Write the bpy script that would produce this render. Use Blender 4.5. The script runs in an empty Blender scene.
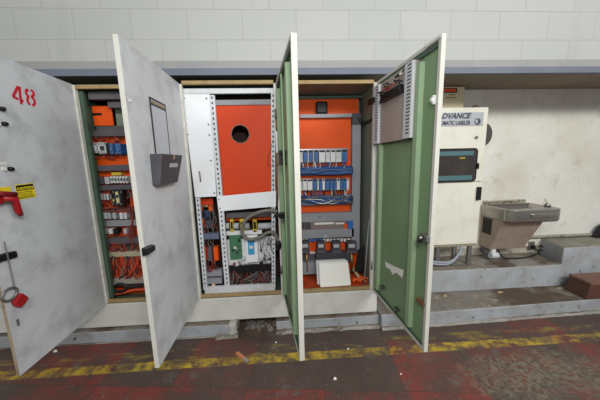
import bpy, math, random
from mathutils import Vector, Matrix
random.seed(7)
S = bpy.context.scene
COL = S.collection
V = Vector

# ------------------------------------------------------------------ camera
YAW, PITCH, ROLL, FPX = .0526, .1517, -.025, 246.9
CAM = V((0, -2.1924, 1.2389))
fw = V((math.sin(YAW)*math.cos(PITCH), math.cos(YAW)*math.cos(PITCH), -math.sin(PITCH)))
r0 = V((math.cos(YAW), -math.sin(YAW), 0)); u0 = r0.cross(fw)
RT = math.cos(ROLL)*r0 + math.sin(ROLL)*u0
UP = -math.sin(ROLL)*r0 + math.cos(ROLL)*u0
cd = bpy.data.cameras.new('camera'); cam = bpy.data.objects.new('camera', cd); COL.objects.link(cam)
m = Matrix((RT, UP, -fw)).transposed().to_4x4(); m.translation = CAM
cam.matrix_world = m
cd.sensor_width = 36; cd.lens = FPX/600*36; cd.clip_start = .05; cd.clip_end = 60
S.camera = cam

def ray(px, py): return RT*((px-300)/FPX) - UP*((py-200)/FPX) + fw
def at(px, py, ax, v):
    """point on an axis aligned plane of the room seen at a picture point"""
    d = ray(px, py); i = 'XYZ'.index(ax)
    return CAM + d*((v-CAM[i])/d[i])

# ------------------------------------------------------------------ materials
def lin(c): 
    f = lambda x: x/12.92 if x <= .04045 else ((x+.055)/1.055)**2.4
    return tuple(f(x/255) for x in c) + (1,)
class NT:
    def __init__(s, name):
        s.m = bpy.data.materials.new(name); s.m.use_nodes = True
        s.t = s.m.node_tree; s.b = s.t.nodes['Principled BSDF']
    def n(s, typ, **kw):
        o = s.t.nodes.new(typ)
        for k, v in kw.items():
            if hasattr(o, k): setattr(o, k, v)
            else: o.inputs[k].default_value = v
        return o
    def l(s, a, b): s.t.links.new(a, b)
    def mix(s, fac, a, b, typ='MIX'):
        x = s.n('ShaderNodeMix', data_type='RGBA', blend_type=typ)
        for sock, v in ((x.inputs[0], fac), (x.inputs[6], a), (x.inputs[7], b)):
            if hasattr(v, 'node'): s.l(v, sock)
            else: sock.default_value = v
        return x.outputs[2]
    def ramp(s, fac, lo, hi):
        x = s.n('ShaderNodeMapRange'); x.inputs[1].default_value = lo; x.inputs[2].default_value = hi
        s.l(fac, x.inputs[0]); return x.outputs[0]
    def math(s, op, a, b=0.0):
        x = s.n('ShaderNodeMath', operation=op)
        for sock, v in ((x.inputs[0], a), (x.inputs[1], b)):
            if hasattr(v, 'node'): s.l(v, sock)
            else: sock.default_value = v
        return x.outputs[0]
    def noise(s, scale, detail=4, vec=None, rough=.55):
        x = s.n('ShaderNodeTexNoise'); x.inputs['Scale'].default_value = scale
        x.inputs['Detail'].default_value = detail; x.inputs['Roughness'].default_value = rough
        if vec: s.l(vec, x.inputs['Vector'])
        return x.outputs['Fac']
MC = {}
def mat(name, c, rough=.5, metal=0., dirt=None, amt=.0, dscale=6., var=.06, bump=0., bscale=60., streak=False, chips=None, chip=.62, cscale=18):
    """painted or plain surface with a soft tone variation, grime patches and chipped spots of its own"""
    if name in MC: return MC[name]
    k = NT(name); tc = k.n('ShaderNodeTexCoord'); vec = tc.outputs['Object']
    if streak:
        mp = k.n('ShaderNodeMapping'); mp.inputs['Scale'].default_value = (1, 1, .25); k.l(vec, mp.inputs[0]); v2 = mp.outputs[0]
    else: v2 = vec
    base = lin(c)
    n1 = k.noise(3.1, 3, vec)
    lo = tuple(x*(1-var*2) for x in base[:3])+(1,); hi = tuple(min(1, x*(1+var)) for x in base[:3])+(1,)
    out = k.mix(n1, lo, hi)
    if dirt:
        n2 = k.noise(dscale, 6, v2, .65)
        out = k.mix(k.math('MULTIPLY', k.ramp(n2, .48, .72), amt), out, lin(dirt))
    if chips:
        n3 = k.noise(cscale, 5, vec, .7)
        out = k.mix(k.ramp(n3, chip, chip+.03), out, lin(chips))
    k.l(out, k.b.inputs['Base Color'])
    k.b.inputs['Specular IOR Level'].default_value = .3 if not metal else .5
    k.b.inputs['Roughness'].default_value = rough; k.b.inputs['Metallic'].default_value = metal
    if bump:
        n4 = k.noise(bscale, 4, vec); bp = k.n('ShaderNodeBump'); bp.inputs['Strength'].default_value = bump; bp.inputs['Distance'].default_value = .01
        k.l(n4, bp.inputs['Height']); k.l(bp.outputs[0], k.b.inputs['Normal'])
    MC[name] = k.m; return k.m

DOORG = mat('door_grey_paint', (198, 201, 205), .45, dirt=(140, 141, 142), amt=.6, dscale=4.5, var=.05, chips=(105, 105, 105), chip=.71, cscale=26)
CREAM = mat('cream_edge_paint', (214, 213, 204), .5, dirt=(150, 143, 125), amt=.5, dscale=9, chips=(120, 110, 90), chip=.68)
RIM = mat('white_rim_paint', (194, 194, 185), .5, dirt=(170, 165, 150), amt=.35, dscale=9, chips=(120, 112, 98), chip=.72)
EDGEB = mat('chipped_brown_edge', (150, 138, 116), .6, dirt=(100, 84, 62), amt=.8, dscale=12)
GREEN = mat('interior_green_paint', (122, 150, 112), .5, dirt=(96, 120, 92), amt=.5, dscale=3, streak=True)
GREENL = mat('light_green_paint', (142, 168, 132), .5, dirt=(120, 140, 108), amt=.3, dscale=6, streak=True)
GREEND = mat('dark_green_paint', (72, 92, 78), .55, dirt=(50, 58, 50), amt=.5)
SIDEG = mat('grey_green_interior_paint', (118, 126, 112), .5, dirt=(80, 85, 76), amt=.5, streak=True)
ORANGE = mat('orange_panel_paint', (226, 84, 14), .6, dirt=(196, 66, 14), amt=.45, dscale=3, var=.05)
TAN = mat('tan_gasket_strip', (162, 140, 98), .7, dirt=(120, 100, 70), amt=.6, dscale=14)
WHITE = mat('white_rack_paint', (228, 232, 236), .4, dirt=(205, 200, 188), amt=.3, dscale=4, var=.02)
WSLOT = mat('white_strut_paint', (206, 210, 214), .45, dirt=(160, 158, 150), amt=.4, dscale=8)
DUCT = mat('grey_wire_duct', (140, 143, 148), .6, var=.05, dirt=(110, 110, 112), amt=.4)
DUCTD = mat('dark_grey_duct', (92, 88, 92), .6, dirt=(64, 58, 58), amt=.5)
DARK = mat('dark_slot', (34, 34, 36), .7)
BLACK = mat('black_plastic', (26, 26, 28), .4)
CHAR = mat('charcoal_plastic', (66, 67, 73), .55, dirt=(90, 92, 96), amt=.3, dscale=10)
GREYP = mat('grey_component', (176, 178, 180), .5, var=.08)
WHITEP = mat('white_component', (214, 216, 216), .5, var=.05)
LGREY = mat('light_grey_component', (196, 200, 202), .5, var=.05)
BLUEP = mat('blue_component', (52, 104, 172), .45, var=.08)
BLUED = mat('blue_grey_component', (84, 112, 152), .5, var=.08)
YEL = mat('yellow_component', (206, 178, 60), .5)
REDW = mat('red_wire', (178, 62, 44), .5)
ORW = mat('orange_wire', (206, 84, 48), .5)
BLUW = mat('blue_wire', (56, 88, 150), .5)
GRYW = mat('grey_cable', (112, 110, 102), .55)
BLKW = mat('black_cable', (32, 32, 34), .45)
MARW = mat('maroon_wire', (120, 62, 58), .5)
PCB = mat('green_circuit_board', (62, 112, 82), .45, dirt=(110, 150, 120), amt=.6, dscale=60)
STEEL = mat('bare_steel', (150, 150, 148), .35, 1.0, var=.1)
DSTEEL = mat('dull_steel', (128, 128, 124), .5, .6, dirt=(90, 85, 78), amt=.4)
BRASS = mat('brass', (160, 130, 70), .4, .8)
REDH = mat('red_plastic', (156, 30, 36), .4, var=.1)
REDP = mat('red_stencil_paint', (196, 36, 56), .6, var=.1)
YELL = mat('yellow_sticker', (228, 204, 40), .5)
LABW = mat('white_label', (216, 216, 210), .5)
RUBL = mat('dark_rubble', (112, 106, 100), .85, dirt=(70, 64, 60), amt=.8, dscale=14)
GLASSW = mat('pale_window_glass', (178, 184, 192), .25, var=.03)
MACH = mat('machine_white_paint', (222, 221, 207), .45, dirt=(186, 182, 164), amt=.4, dscale=5, chips=(110, 105, 92), chip=.715, cscale=20)
BEIGE = mat('beige_box_paint', (198, 190, 158), .5, dirt=(170, 160, 128), amt=.3)
PLATE = mat('silver_nameplate', (164, 168, 174), .4, .3)
TEAL = mat('teal_window_bar', (78, 112, 116), .4)
WIN = mat('dark_machine_window', (58, 54, 52), .12, dirt=(80, 72, 66), amt=.5, dscale=8)
SS = mat('stainless_steel', (184, 180, 172), .26, .95, dirt=(150, 140, 126), amt=.35, dscale=4)
SSB = mat('brown_stainless_panel', (178, 162, 146), .45, .4, dirt=(140, 124, 110), amt=.45, dscale=5)
SSR = mat('worn_rim_stainless', (178, 172, 156), .35, .7, chips=(90, 80, 62), chip=.54, cscale=40)
GRILLE = mat('grille_dark_steel', (84, 78, 72), .55, .4)
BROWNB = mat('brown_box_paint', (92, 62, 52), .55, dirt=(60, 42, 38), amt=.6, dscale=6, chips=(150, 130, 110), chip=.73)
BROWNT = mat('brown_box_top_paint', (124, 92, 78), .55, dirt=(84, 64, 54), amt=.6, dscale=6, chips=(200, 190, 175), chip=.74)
PAPER = mat('white_paper', (232, 232, 224), .7, var=.03)
WOODS = mat('raw_wood', (190, 164, 128), .7, dirt=(150, 120, 90), amt=.4)
LINT = mat('grey_lintel_paint', (150, 151, 150), .6, dirt=(130, 134, 142), amt=.5, dscale=2)
LINTB = mat('blue_grey_steel_paint', (108, 114, 128), .55, dirt=(84, 89, 100), amt=.5, dscale=2, chips=(170, 172, 172), chip=.74)
SOFF = mat('soffit_dirty_paint', (150, 140, 124), .8, dirt=(104, 92, 80), amt=.7, dscale=2)
PLINTH = mat('plinth_white_paint', (208, 209, 202), .6, dirt=(168, 164, 152), amt=.5, dscale=4, chips=(90, 84, 76), chip=.72, cscale=14, bump=.2)
BRICK = mat('broken_plaster_base', (186, 180, 168), .85, dirt=(120, 104, 88), amt=.9, dscale=7, bump=.5, chips=(146, 100, 76), chip=.62, cscale=5)
RUSTP = mat('copper_brown_scrap', (196, 126, 88), .6, dirt=(150, 90, 60), amt=.6, dscale=30)
TAGO = mat('pale_orange_tag', (238, 176, 140), .6)

def stone(name, side, top, dirt, chips):
    """painted concrete: paint on the faces, trodden grime on the treads"""
    k = NT(name); tc = k.n('ShaderNodeTexCoord'); g = k.n('ShaderNodeNewGeometry')
    sx = k.n('ShaderNodeSeparateXYZ'); k.l(g.outputs['Normal'], sx.inputs[0])
    n1 = k.noise(4, 6, tc.outputs['Object'], .65); n2 = k.noise(16, 6, tc.outputs['Object'], .7); n3 = k.noise(2.2, 4, tc.outputs['Object'])
    a = k.mix(k.ramp(n1, .4, .75), lin(side), lin(dirt))
    a = k.mix(k.ramp(n2, .62, .66), a, lin(chips))
    t = k.mix(k.ramp(n1, .35, .7), lin(top), lin(dirt)); t = k.mix(k.ramp(n2, .58, .64), t, lin((168, 156, 128)))
    t = k.mix(k.ramp(n3, .5, .62), t, lin((80, 66, 54)))
    out = k.mix(k.ramp(sx.outputs[2], .6, .8), a, t)
    k.l(out, k.b.inputs['Base Color']); k.b.inputs['Roughness'].default_value = .75
    bp = k.n('ShaderNodeBump'); bp.inputs['Strength'].default_value = .35; bp.inputs['Distance'].default_value = .01
    k.l(n2, bp.inputs['Height']); k.l(bp.outputs[0], k.b.inputs['Normal']); return k.m
STEP = stone('step_grey_paint', (158, 163, 168), (112, 102, 88), (126, 124, 120), (72, 66, 60))
LEDGE = stone('ledge_grey_paint', (164, 169, 174), (120, 110, 94), (138, 138, 134), (92, 86, 78))
ROUGHL = mat('pale_rough_concrete', (178, 178, 172), .8, dirt=(120, 112, 100), amt=.6, dscale=12, bump=.4)
ROUGH = stone('rough_concrete', (150, 148, 142), (128, 122, 110), (108, 102, 94), (80, 74, 66))

def block_wall():
    k = NT('painted_block_wall'); g = k.n('ShaderNodeNewGeometry'); sp = k.n('ShaderNodeSeparateXYZ'); k.l(g.outputs['Position'], sp.inputs[0])
    cb = k.n('ShaderNodeCombineXYZ')
    k.l(k.math('SUBTRACT', sp.outputs[0], 1.89+.221-4.42), cb.inputs[0]); k.l(k.math('SUBTRACT', sp.outputs[2], 2.251-.228*2), cb.inputs[1])
    br = k.n('ShaderNodeTexBrick'); k.l(cb.outputs[0], br.inputs['Vector'])
    for nm, v in (('Scale', 1.), ('Mortar Size', .0035), ('Mortar Smooth', .6), ('Brick Width', .442), ('Row Height', .228), ('Bias', 0.)): br.inputs[nm].default_value = v
    br.inputs['Color1'].default_value = lin((172, 174, 171)); br.inputs['Color2'].default_value = lin((168, 171, 167)); br.inputs['Mortar'].default_value = lin((153, 155, 152))
    n = k.noise(1.6, 5, g.outputs['Position']); n2 = k.noise(60, 3, g.outputs['Position'])
    mp = k.n('ShaderNodeMapping'); mp.inputs['Scale'].default_value = (3.2, 1, .8); k.l(g.outputs['Position'], mp.inputs[0])
    n3 = k.noise(1., 3, mp.outputs[0])
    out = k.mix(k.math('MULTIPLY', k.ramp(n, .5, .75), .35), br.outputs['Color'], lin((172, 174, 170)))
    out = k.mix(k.math('MULTIPLY', k.ramp(n3, .6, .7), .3), out, lin((152, 155, 156)))
    k.l(out, k.b.inputs['Base Color']); k.b.inputs['Roughness'].default_value = .6
    h = k.math('ADD', k.math('MULTIPLY', br.outputs['Fac'], -1.), k.math('MULTIPLY', n2, .25))
    bp = k.n('ShaderNodeBump'); bp.inputs['Strength'].default_value = .3; bp.inputs['Distance'].default_value = .005
    k.l(h, bp.inputs['Height']); k.l(bp.outputs[0], k.b.inputs['Normal']); return k.m
def plaster_wall():
    k = NT('stained_cream_wall'); g = k.n('ShaderNodeNewGeometry'); P = g.outputs['Position']
    n = k.noise(1.3, 6, P, .6); n2 = k.noise(7, 6, P, .7); n3 = k.noise(30, 4, P)
    out = k.mix(k.ramp(n, .4, .7), lin((218, 217, 209)), lin((198, 195, 182)))
    out = k.mix(k.math('MULTIPLY', k.ramp(n2, .55, .75), .5), out, lin((158, 148, 128)))
    out = k.mix(k.ramp(n2, .74, .77), out, lin((92, 84, 72)))
    k.l(out, k.b.inputs['Base Color']); k.b.inputs['Roughness'].default_value = .65
    bp = k.n('ShaderNodeBump'); bp.inputs['Strength'].default_value = .25; bp.inputs['Distance'].default_value = .008
    k.l(n3, bp.inputs['Height']); k.l(bp.outputs[0], k.b.inputs['Normal']); return k.m
def floor_mat():
    k = NT('worn_painted_floor'); g = k.n('ShaderNodeNewGeometry'); P = g.outputs['Position']
    sp = k.n('ShaderNodeSeparateXYZ'); k.l(P, sp.inputs[0]); X, Y = sp.outputs[0], sp.outputs[1]
    rot = k.n('ShaderNodeMapping'); rot.inputs['Rotation'].default_value = (0, 0, .1); rot.inputs['Location'].default_value = (.27, .15, 0); k.l(P, rot.inputs[0])
    br = k.n('ShaderNodeTexBrick'); k.l(rot.outputs[0], br.inputs['Vector'])
    for nm, v in (('Scale', 1.), ('Mortar Size', .004), ('Mortar Smooth', .8), ('Brick Width', .56), ('Row Height', .5), ('Bias', -.1)): br.inputs[nm].default_value = v
    br.offset = 0.
    br.inputs['Color1'].default_value = (0, 0, 0, 1); br.inputs['Color2'].default_value = (1, 1, 1, 1); br.inputs['Mortar'].default_value = (.1, .1, .1, 1)
    tile = k.n('ShaderNodeSeparateColor'); k.l(br.outputs['Color'], tile.inputs[0])
    n1 = k.noise(2.6, 7, P, .68); n2 = k.noise(11, 6, P, .7); n3 = k.noise(70, 3, P, .7); n4 = k.noise(1.1, 3, P)
    st = k.n('ShaderNodeMapping'); st.inputs['Scale'].default_value = (2, 9, 1); st.inputs['Rotation'].default_value = (0, 0, .5); k.l(P, st.inputs[0]); n5 = k.noise(1.6, 5, st.outputs[0], .65)
    redf = k.math('ADD', k.math('MULTIPLY', tile.outputs[0], .26), k.math('ADD', k.math('MULTIPLY', n1, .75), k.math('MULTIPLY', n5, .35)))
    out = k.mix(k.ramp(redf, .60, .92), lin((78, 64, 58)), lin((132, 48, 40)))
    out = k.mix(k.math('MULTIPLY', k.ramp(n2, .46, .66), .75), out, lin((66, 56, 52)))
    n6 = k.noise(5.5, 7, P, .72); n7 = k.noise(34, 4, P, .7)
    out = k.mix(k.math('MULTIPLY', k.ramp(n6, .56, .68), .7), out, lin((104, 98, 92)))
    out = k.mix(k.math('MULTIPLY', k.ramp(n6, .40, .28), .7), out, lin((44, 38, 36)))
    bare = k.math('MULTIPLY', k.ramp(k.math('ADD', n4, k.math('MULTIPLY', n1, .5)), .86, .98), .5)
    out = k.mix(bare, out, k.mix(n3, lin((74, 70, 60)), lin((118, 112, 96))))
    out = k.mix(k.math('MULTIPLY', k.ramp(n7, .62, .70), .6), out, lin((128, 116, 100)))
    out = k.mix(k.math('MULTIPLY', k.ramp(br.outputs['Fac'], 0., 1.), .5), out, lin((46, 38, 36)))
    ex = k.math('POWER', k.math('MULTIPLY', k.math('ADD', X, -1.85), 1.5), 2.); ey = k.math('POWER', k.math('MULTIPLY', k.math('ADD', Y, .66), 4.6), 2.)
    patch = k.ramp(k.math('ADD', k.math('ADD', ex, ey), k.math('MULTIPLY', k.math('SUBTRACT', n6, .5), 4.)), 1.1, .2)
    out = k.mix(k.math('MULTIPLY', patch, k.ramp(n7, .40, .58)), out, k.mix(n3, lin((86, 80, 68)), lin((132, 126, 106))))
    # yellow line
    dy = k.math('ABSOLUTE', k.math('ADD', k.math('ADD', Y, .357), k.math('MULTIPLY', k.math('SUBTRACT', n2, .5), .035)))
    line = k.math('LESS_THAN', dy, .046)
    wear = k.ramp(k.math('ADD', k.math('ADD', n2, k.math('MULTIPLY', n1, .6)), k.math('MULTIPLY', n5, .25)), 1.02, .76)
    wear = k.math('MULTIPLY', wear, .86)
    yc = k.mix(n2, lin((206, 178, 40)), lin((172, 142, 48)))
    out = k.mix(k.math('MULTIPLY', line, wear), out, yc)
    # thin worn second coat spilling towards the wall
    dy2 = k.math('ABSOLUTE', k.math('ADD', Y, .27)); l2 = k.math('MULTIPLY', k.math('LESS_THAN', dy2, .08), k.ramp(k.math('ADD', n5, k.math('MULTIPLY', n2, .6)), .84, 1.02))
    out = k.mix(k.math('MULTIPLY', l2, .6), out, lin((150, 132, 50)))
    k.l(out, k.b.inputs['Base Color'])
    k.l(k.ramp(n1, .2, .9), k.b.inputs['Roughness']) if False else None
    k.b.inputs['Roughness'].default_value = .5
    bp = k.n('ShaderNodeBump'); bp.inputs['Strength'].default_value = .4; bp.inputs['Distance'].default_value = .006
    k.l(k.math('ADD', n2, k.math('MULTIPLY', n3, .4)), bp.inputs['Height']); k.l(bp.outputs[0], k.b.inputs['Normal']); return k.m

# ------------------------------------------------------------------ mesh builder
class MB:
    def __init__(s): s.v = []; s.f = []; s.mi = []; s.sm = []
    def add(s, vs, fs, mi=0, sm=False):
        b = len(s.v); s.v += [V(p) for p in vs]
        for f in fs: s.f.append([b+i for i in f]); s.mi.append(mi); s.sm.append(sm)
        return s
    def box(s, x0, x1, y0, y1, z0, z1, mi=0):
        if x0 > x1: x0, x1 = x1, x0
        if y0 > y1: y0, y1 = y1, y0
        if z0 > z1: z0, z1 = z1, z0
        return s.add([(x, y, z) for z in (z0, z1) for y in (y0, y1) for x in (x0, x1)],
                     [(0, 2, 3, 1), (4, 5, 7, 6), (0, 1, 5, 4), (2, 6, 7, 3), (0, 4, 6, 2), (1, 3, 7, 5)], mi)
    def hexa(s, lo, hi, mi=0):
        """two matching rings of points, closed"""
        n = len(lo); vs = list(lo)+list(hi)
        fs = [tuple(reversed(range(n))), tuple(range(n, 2*n))]+[(i, (i+1) % n, n+(i+1) % n, n+i) for i in range(n)]
        return s.add(vs, fs, mi)
    def tube(s, pts, r, n=6, mi=0, caps=True):
        pts = [V(p) for p in pts]; rs = r if isinstance(r, (list, tuple)) else [r]*len(pts)
        t0 = (pts[1]-pts[0]).normalized(); a = V((0, 0, 1)) if abs(t0.z) < .9 else V((1, 0, 0)); nx = t0.cross(a).normalized()
        vs = []
        for i, p in enumerate(pts):
            t = (pts[min(i+1, len(pts)-1)]-pts[max(i-1, 0)]).normalized()
            nx = (nx-t*nx.dot(t)).normalized(); ny = t.cross(nx)
            for k in range(n):
                an = 2*math.pi*k/n; vs.append(p+(nx*math.cos(an)+ny*math.sin(an))*rs[i])
        fs = []
        for i in range(len(pts)-1):
            for k in range(n): fs.append((i*n+k, i*n+(k+1) % n, (i+1)*n+(k+1) % n, (i+1)*n+k))
        s.add(vs, fs, mi, True)
        if caps:
            b = len(s.v)-len(vs)
            s.f += [[b+k for k in reversed(range(n))], [b+(len(pts)-1)*n+k for k in range(n)]]; s.mi += [mi, mi]; s.sm += [False, False]
        return s
    def cyl(s, a, b, r, n=16, mi=0): return s.tube([a, b], r, n, mi)
    def ribbon(s, pts, w, T, mi=0, th=.0012):
        """flat painted stroke: pts are (a,b) in the plane given by T(a,b,h)"""
        P = [V((p[0], p[1])) for p in pts]; L = []; R_ = []
        for i, p in enumerate(P):
            t = (P[min(i+1, len(P)-1)]-P[max(i-1, 0)]).normalized(); nn = V((-t.y, t.x))*w/2
            L.append(p+nn); R_.append(p-nn)
        for i in range(len(P)-1):
            q = [R_[i], R_[i+1], L[i+1], L[i]]
            s.hexa([T(p.x, p.y, 0) for p in q], [T(p.x, p.y, th) for p in q], mi)
        return s
    def build(s, name, mats, parent=None, loc=(0, 0, 0), rz=0, off=None, bevel=0, seg=2):
        me = bpy.data.meshes.new(name)
        vs = [p-off for p in s.v] if off is not None else s.v
        me.from_pydata([tuple(p) for p in vs], [], s.f)
        for mm in (mats if isinstance(mats, (list, tuple)) else [mats]): me.materials.append(mm)
        for i, p in enumerate(me.polygons): p.material_index = s.mi[i]; p.use_smooth = s.sm[i]
        me.update()
        o = bpy.data.objects.new(name, me); COL.objects.link(o); o.location = loc; o.rotation_euler = (0, 0, rz)
        if parent: o.parent = parent
        if bevel:
            b = o.modifiers.new('bevel', 'BEVEL'); b.width = bevel; b.segments = seg; b.limit_method = 'ANGLE'; b.angle_limit = .7
        return o
def smoothpath(pts, k=6):
    P = [V(p) for p in pts]; P = [P[0]*2-P[1]]+P+[P[-1]*2-P[-2]]; out = []
    for i in range(1, len(P)-2):
        a, b, c, d = P[i-1:i+3]
        for j in range(k):
            t = j/k; out.append(.5*((2*b)+(c-a)*t+(2*a-5*b+4*c-d)*t*t+(3*b-a-3*c+d)*t**3))
    out.append(P[-2]); return out
def thing(name, label, cat, loc=(0, 0, 0), rz=0, group=None):
    o = bpy.data.objects.new(name, None); COL.objects.link(o); o.location = loc; o.rotation_euler = (0, 0, rz); o.empty_display_size = .1
    return tag(o, label, cat, group)
def tag(o, label, cat, group=None):
    o['label'] = label; o['category'] = cat
    if group: o['group'] = group
    return o
def struct(name, mb, m, **kw):
    o = mb.build(name, m, **kw); o['kind'] = 'structure'; return o
def lettering(text, size, shear=0., bold=.0, align='LEFT'):
    c = bpy.data.curves.new('lettering', 'FONT'); c.body = text; c.size = size; c.extrude = .0006; c.shear = shear; c.offset = bold; c.align_x = align; c.resolution_u = 3
    o = bpy.data.objects.new('lettering', c); COL.objects.link(o)
    dg = bpy.context.evaluated_depsgraph_get(); me = bpy.data.meshes.new_from_object(o.evaluated_get(dg))
    bpy.data.objects.remove(o); bpy.data.curves.remove(c); return me
def place_text(name, me, m, parent, origin, right, up, off=V((0, 0, 0))):
    right = V(right).normalized(); up = V(up).normalized(); nrm = right.cross(up)
    M = Matrix((right, up, nrm)).transposed().to_4x4(); M.translation = V(origin)-off
    me.transform(M); me.materials.clear(); me.materials.append(m)
    o = bpy.data.objects.new(name, me); COL.objects.link(o); o.parent = parent; return o

# ------------------------------------------------------------------ setting
ZF = -.36
YB = .62        # back wall of the recess
struct('floor', MB().box(-6, 7, -6, 1.0, ZF-.1, ZF), floor_mat())
struct('wall_front', MB().box(-6, 7, .05, 1.0, 2.086, 5.2), block_wall())
struct('wall_back', MB().box(-6, 7, YB, 1.0, .13, 1.995), plaster_wall())
struct('ceiling', MB().box(-6, 7, .06, 1.0, 1.995, 2.086), SOFF)
struct('trim_1', MB().box(-6, 7, .04, .06, 2.026, 2.088), LINT)
struct('trim_2', MB().box(-6, 7, .015, .06, 1.968, 2.022).box(-6, 7, .03, .06, 2.022, 2.026), LINTB, bevel=.004)
struct('wall_base', MB().box(-6, 7, YB+.012, 1.0, ZF, .13), BRICK)
# plinth the cabinets stand on, steps, ledge
p = MB(); p.box(-3.6, .845, .0, .6, -.235, -.004)
struct('plinth', p, PLINTH, bevel=.008)
def slab(pts, z0, z1): return MB().hexa([(x, y, z0) for x, y in pts], [(x, y, z1) for x, y in pts])
def front_run(x0, x1, n=40, amp=.006): return [(x0+(x1-x0)*i/n, random.uniform(-amp, amp)) for i in range(n+1)]
struct('step_left', slab([(-3.6, -.035), (-.58, -.05), (-.58, .5), (-3.6, .5)], ZF, -.243), STEP, bevel=.01)
struct('step_end', slab([(-.592, -.062), (-.53, -.06), (-.515, -.04), (-.515, .5), (-.592, .5)], ZF, -.24), ROUGHL, bevel=.02)
struct('step_middle', slab([(-.145, -.04), (.86, -.035), (.86, .5), (-.145, .5)], ZF, -.247), STEP, bevel=.012)
struct('step_right', slab([(.862, -.08), (1.35, -.085), (3.1, -.03), (5.2, .02), (5.2, .6), (.862, .6)], ZF, -.213), STEP, bevel=.012)
# rough mortar toe along the foot of the steps
def toe(x0, x1, y0, y1, w, h):
    mb = MB(); n = max(8, int((x1-x0)/.05)); up = []; lo = []; ft = []
    for i in range(n+1):
        t = i/n; x = x0+(x1-x0)*t; y = y0+(y1-y0)*t
        up.append(V((x, y+.02, ZF+h*random.uniform(.75, 1.1)))); lo.append(V((x, y-w*random.uniform(.35, .6), ZF+h*random.uniform(.5, .75)))); ft.append(V((x, y-w*random.uniform(.8, 1.15), ZF+.001)))
    b = up+lo+ft; f = []
    for i in range(n):
        f.append((n+1+i, n+2+i, i+1, i)); f.append((2*n+2+i, 2*n+3+i, n+2+i, n+1+i))
    f.append((0, 2*n+2, n+1)) ; f.append((n, 2*n+1, 3*n+2))
    return mb.add(b, f, 0, False)
struct('mortar_toe_left', toe(-3.6, -.62, -.035, -.05, .012, .012), ROUGH)
struct('mortar_toe_corner', toe(-.70, -.50, -.06, -.05, .04, .03), ROUGH)
struct('mortar_toe_middle', toe(-.145, .86, -.04, -.035, .04, .035), ROUGH)
struct('mortar_toe_right', toe(.862, 5.2, -.085, .025, .03, .035), ROUGH)
struct('ledge', slab([(.88, .245), (3.058, .25), (3.058, YB+.1), (.88, YB+.1)], -.214, .04), LEDGE, bevel=.01)
q0 = at(563, 250, 'Y', .2); q1 = at(600, 247, 'Y', .2)
struct('ledge_block', slab([(3.06, .275), (5.2, .275), (5.2, YB), (3.16, YB)], -.214, .226), LEDGE, bevel=.012)

mb = MB()
for k in range(34):
    c = V((random.uniform(-.49, -.16), random.uniform(.0, .22), ZF+.001)); r = random.uniform(.012, .035)
    a = [c+V((r*random.uniform(.7, 1.2)*math.cos(t_), r*random.uniform(.6, 1.1)*math.sin(t_), 0)) for t_ in [2*math.pi*j/6 for j in range(6)]]
    mb.hexa(a, [c+(q-c)*.6+V((random.uniform(-.006, .006), 0, r*random.uniform(.6, 1.1))) for q in a], 0)
o = mb.build('rubble', RUBL); o['kind'] = 'stuff'; tag(o, 'grey rubble lying in the gap under the plinth', 'rubble')
struct('gap_back', MB().box(-.515, -.145, .25, .5, ZF, -.236), RUBL)
# ------------------------------------------------------------------ cabinets and doors
H = [-1.7033, -.869, -.0518, .8042]
A = [.0457, .0325, .1387, .0716]
W = [.775, .7826, .8093, .8003]
HT = 1.9
def nrm(i): return V((math.cos(A[i]), math.sin(A[i]), 0))
def along(i): return V((math.sin(A[i]), -math.cos(A[i]), 0))
def ond(i, px, py, off):
    """door-local (along, outward, up) of a picture point on a plane parallel to door i"""
    n = nrm(i); h = V((H[i], 0, 0))+n*off; d = ray(px, py); t = (h-CAM).dot(n)/d.dot(n); P = CAM+d*t-h
    return V((P.dot(along(i)), off, P.z))
XL = [-2.545, -1.700, -.862, -.046]
XR = [-1.710, -.872, -.056, .800]
labels = ['grey electrical cabinet at far left, its open door stencilled with a red 48',
          'open electrical cabinet with grey wiring rows and red wires behind the pocketed door',
          'open electrical cabinet with white inner rack and round-holed orange panel',
          'open electrical cabinet with bare orange panel, blue terminal rows and green-lined door']
cabs = [thing('electrical_cabinet', labels[i], 'cabinet', ((XL[i]+XR[i])/2, 0, 0), 0, 'electrical cabinets along the plinth') for i in range(4)]
def cpart(i, mb, name, m, bevel=0, parent=None): return mb.build(name, m, parent or cabs[i], off=V(cabs[i].location), bevel=bevel)
DEPTH = .50
for i in range(4):
    a, b = XL[i], XR[i]; y0 = .004
    sm = [SIDEG, GREEND, GREEND, SIDEG][i]
    mb = MB()
    mb.box(a, a+.004, y0, DEPTH, 0, HT).box(b-.004, b, y0, DEPTH, 0, HT).box(a, b, y0, DEPTH, HT-.004, HT).box(a, b, y0, DEPTH, 0, .004).box(a, b, DEPTH-.004, DEPTH, 0, HT)
    cpart(i, mb, 'body', sm)
    cpart(i, MB().box(a+.002, a+.028, -.004, .03, .004, HT-.004), 'post', [CREAM, CREAM, CREAM, CREAM][i], .003)
    cpart(i, MB().box(b-.028, b-.002, -.004, .03, .004, HT-.004), 'post', CREAM, .003)
    cpart(i, MB().box(a+.028, b-.028, -.002, .028, .006, .034), 'sill', TAN, .003)
    up_ = [0, 0, .026, .022][i]
    cpart(i, MB().box(a+.028, b-.028, -.002, .028, HT-.034+up_, HT-.004+up_), 'header', TAN, .003)

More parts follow.
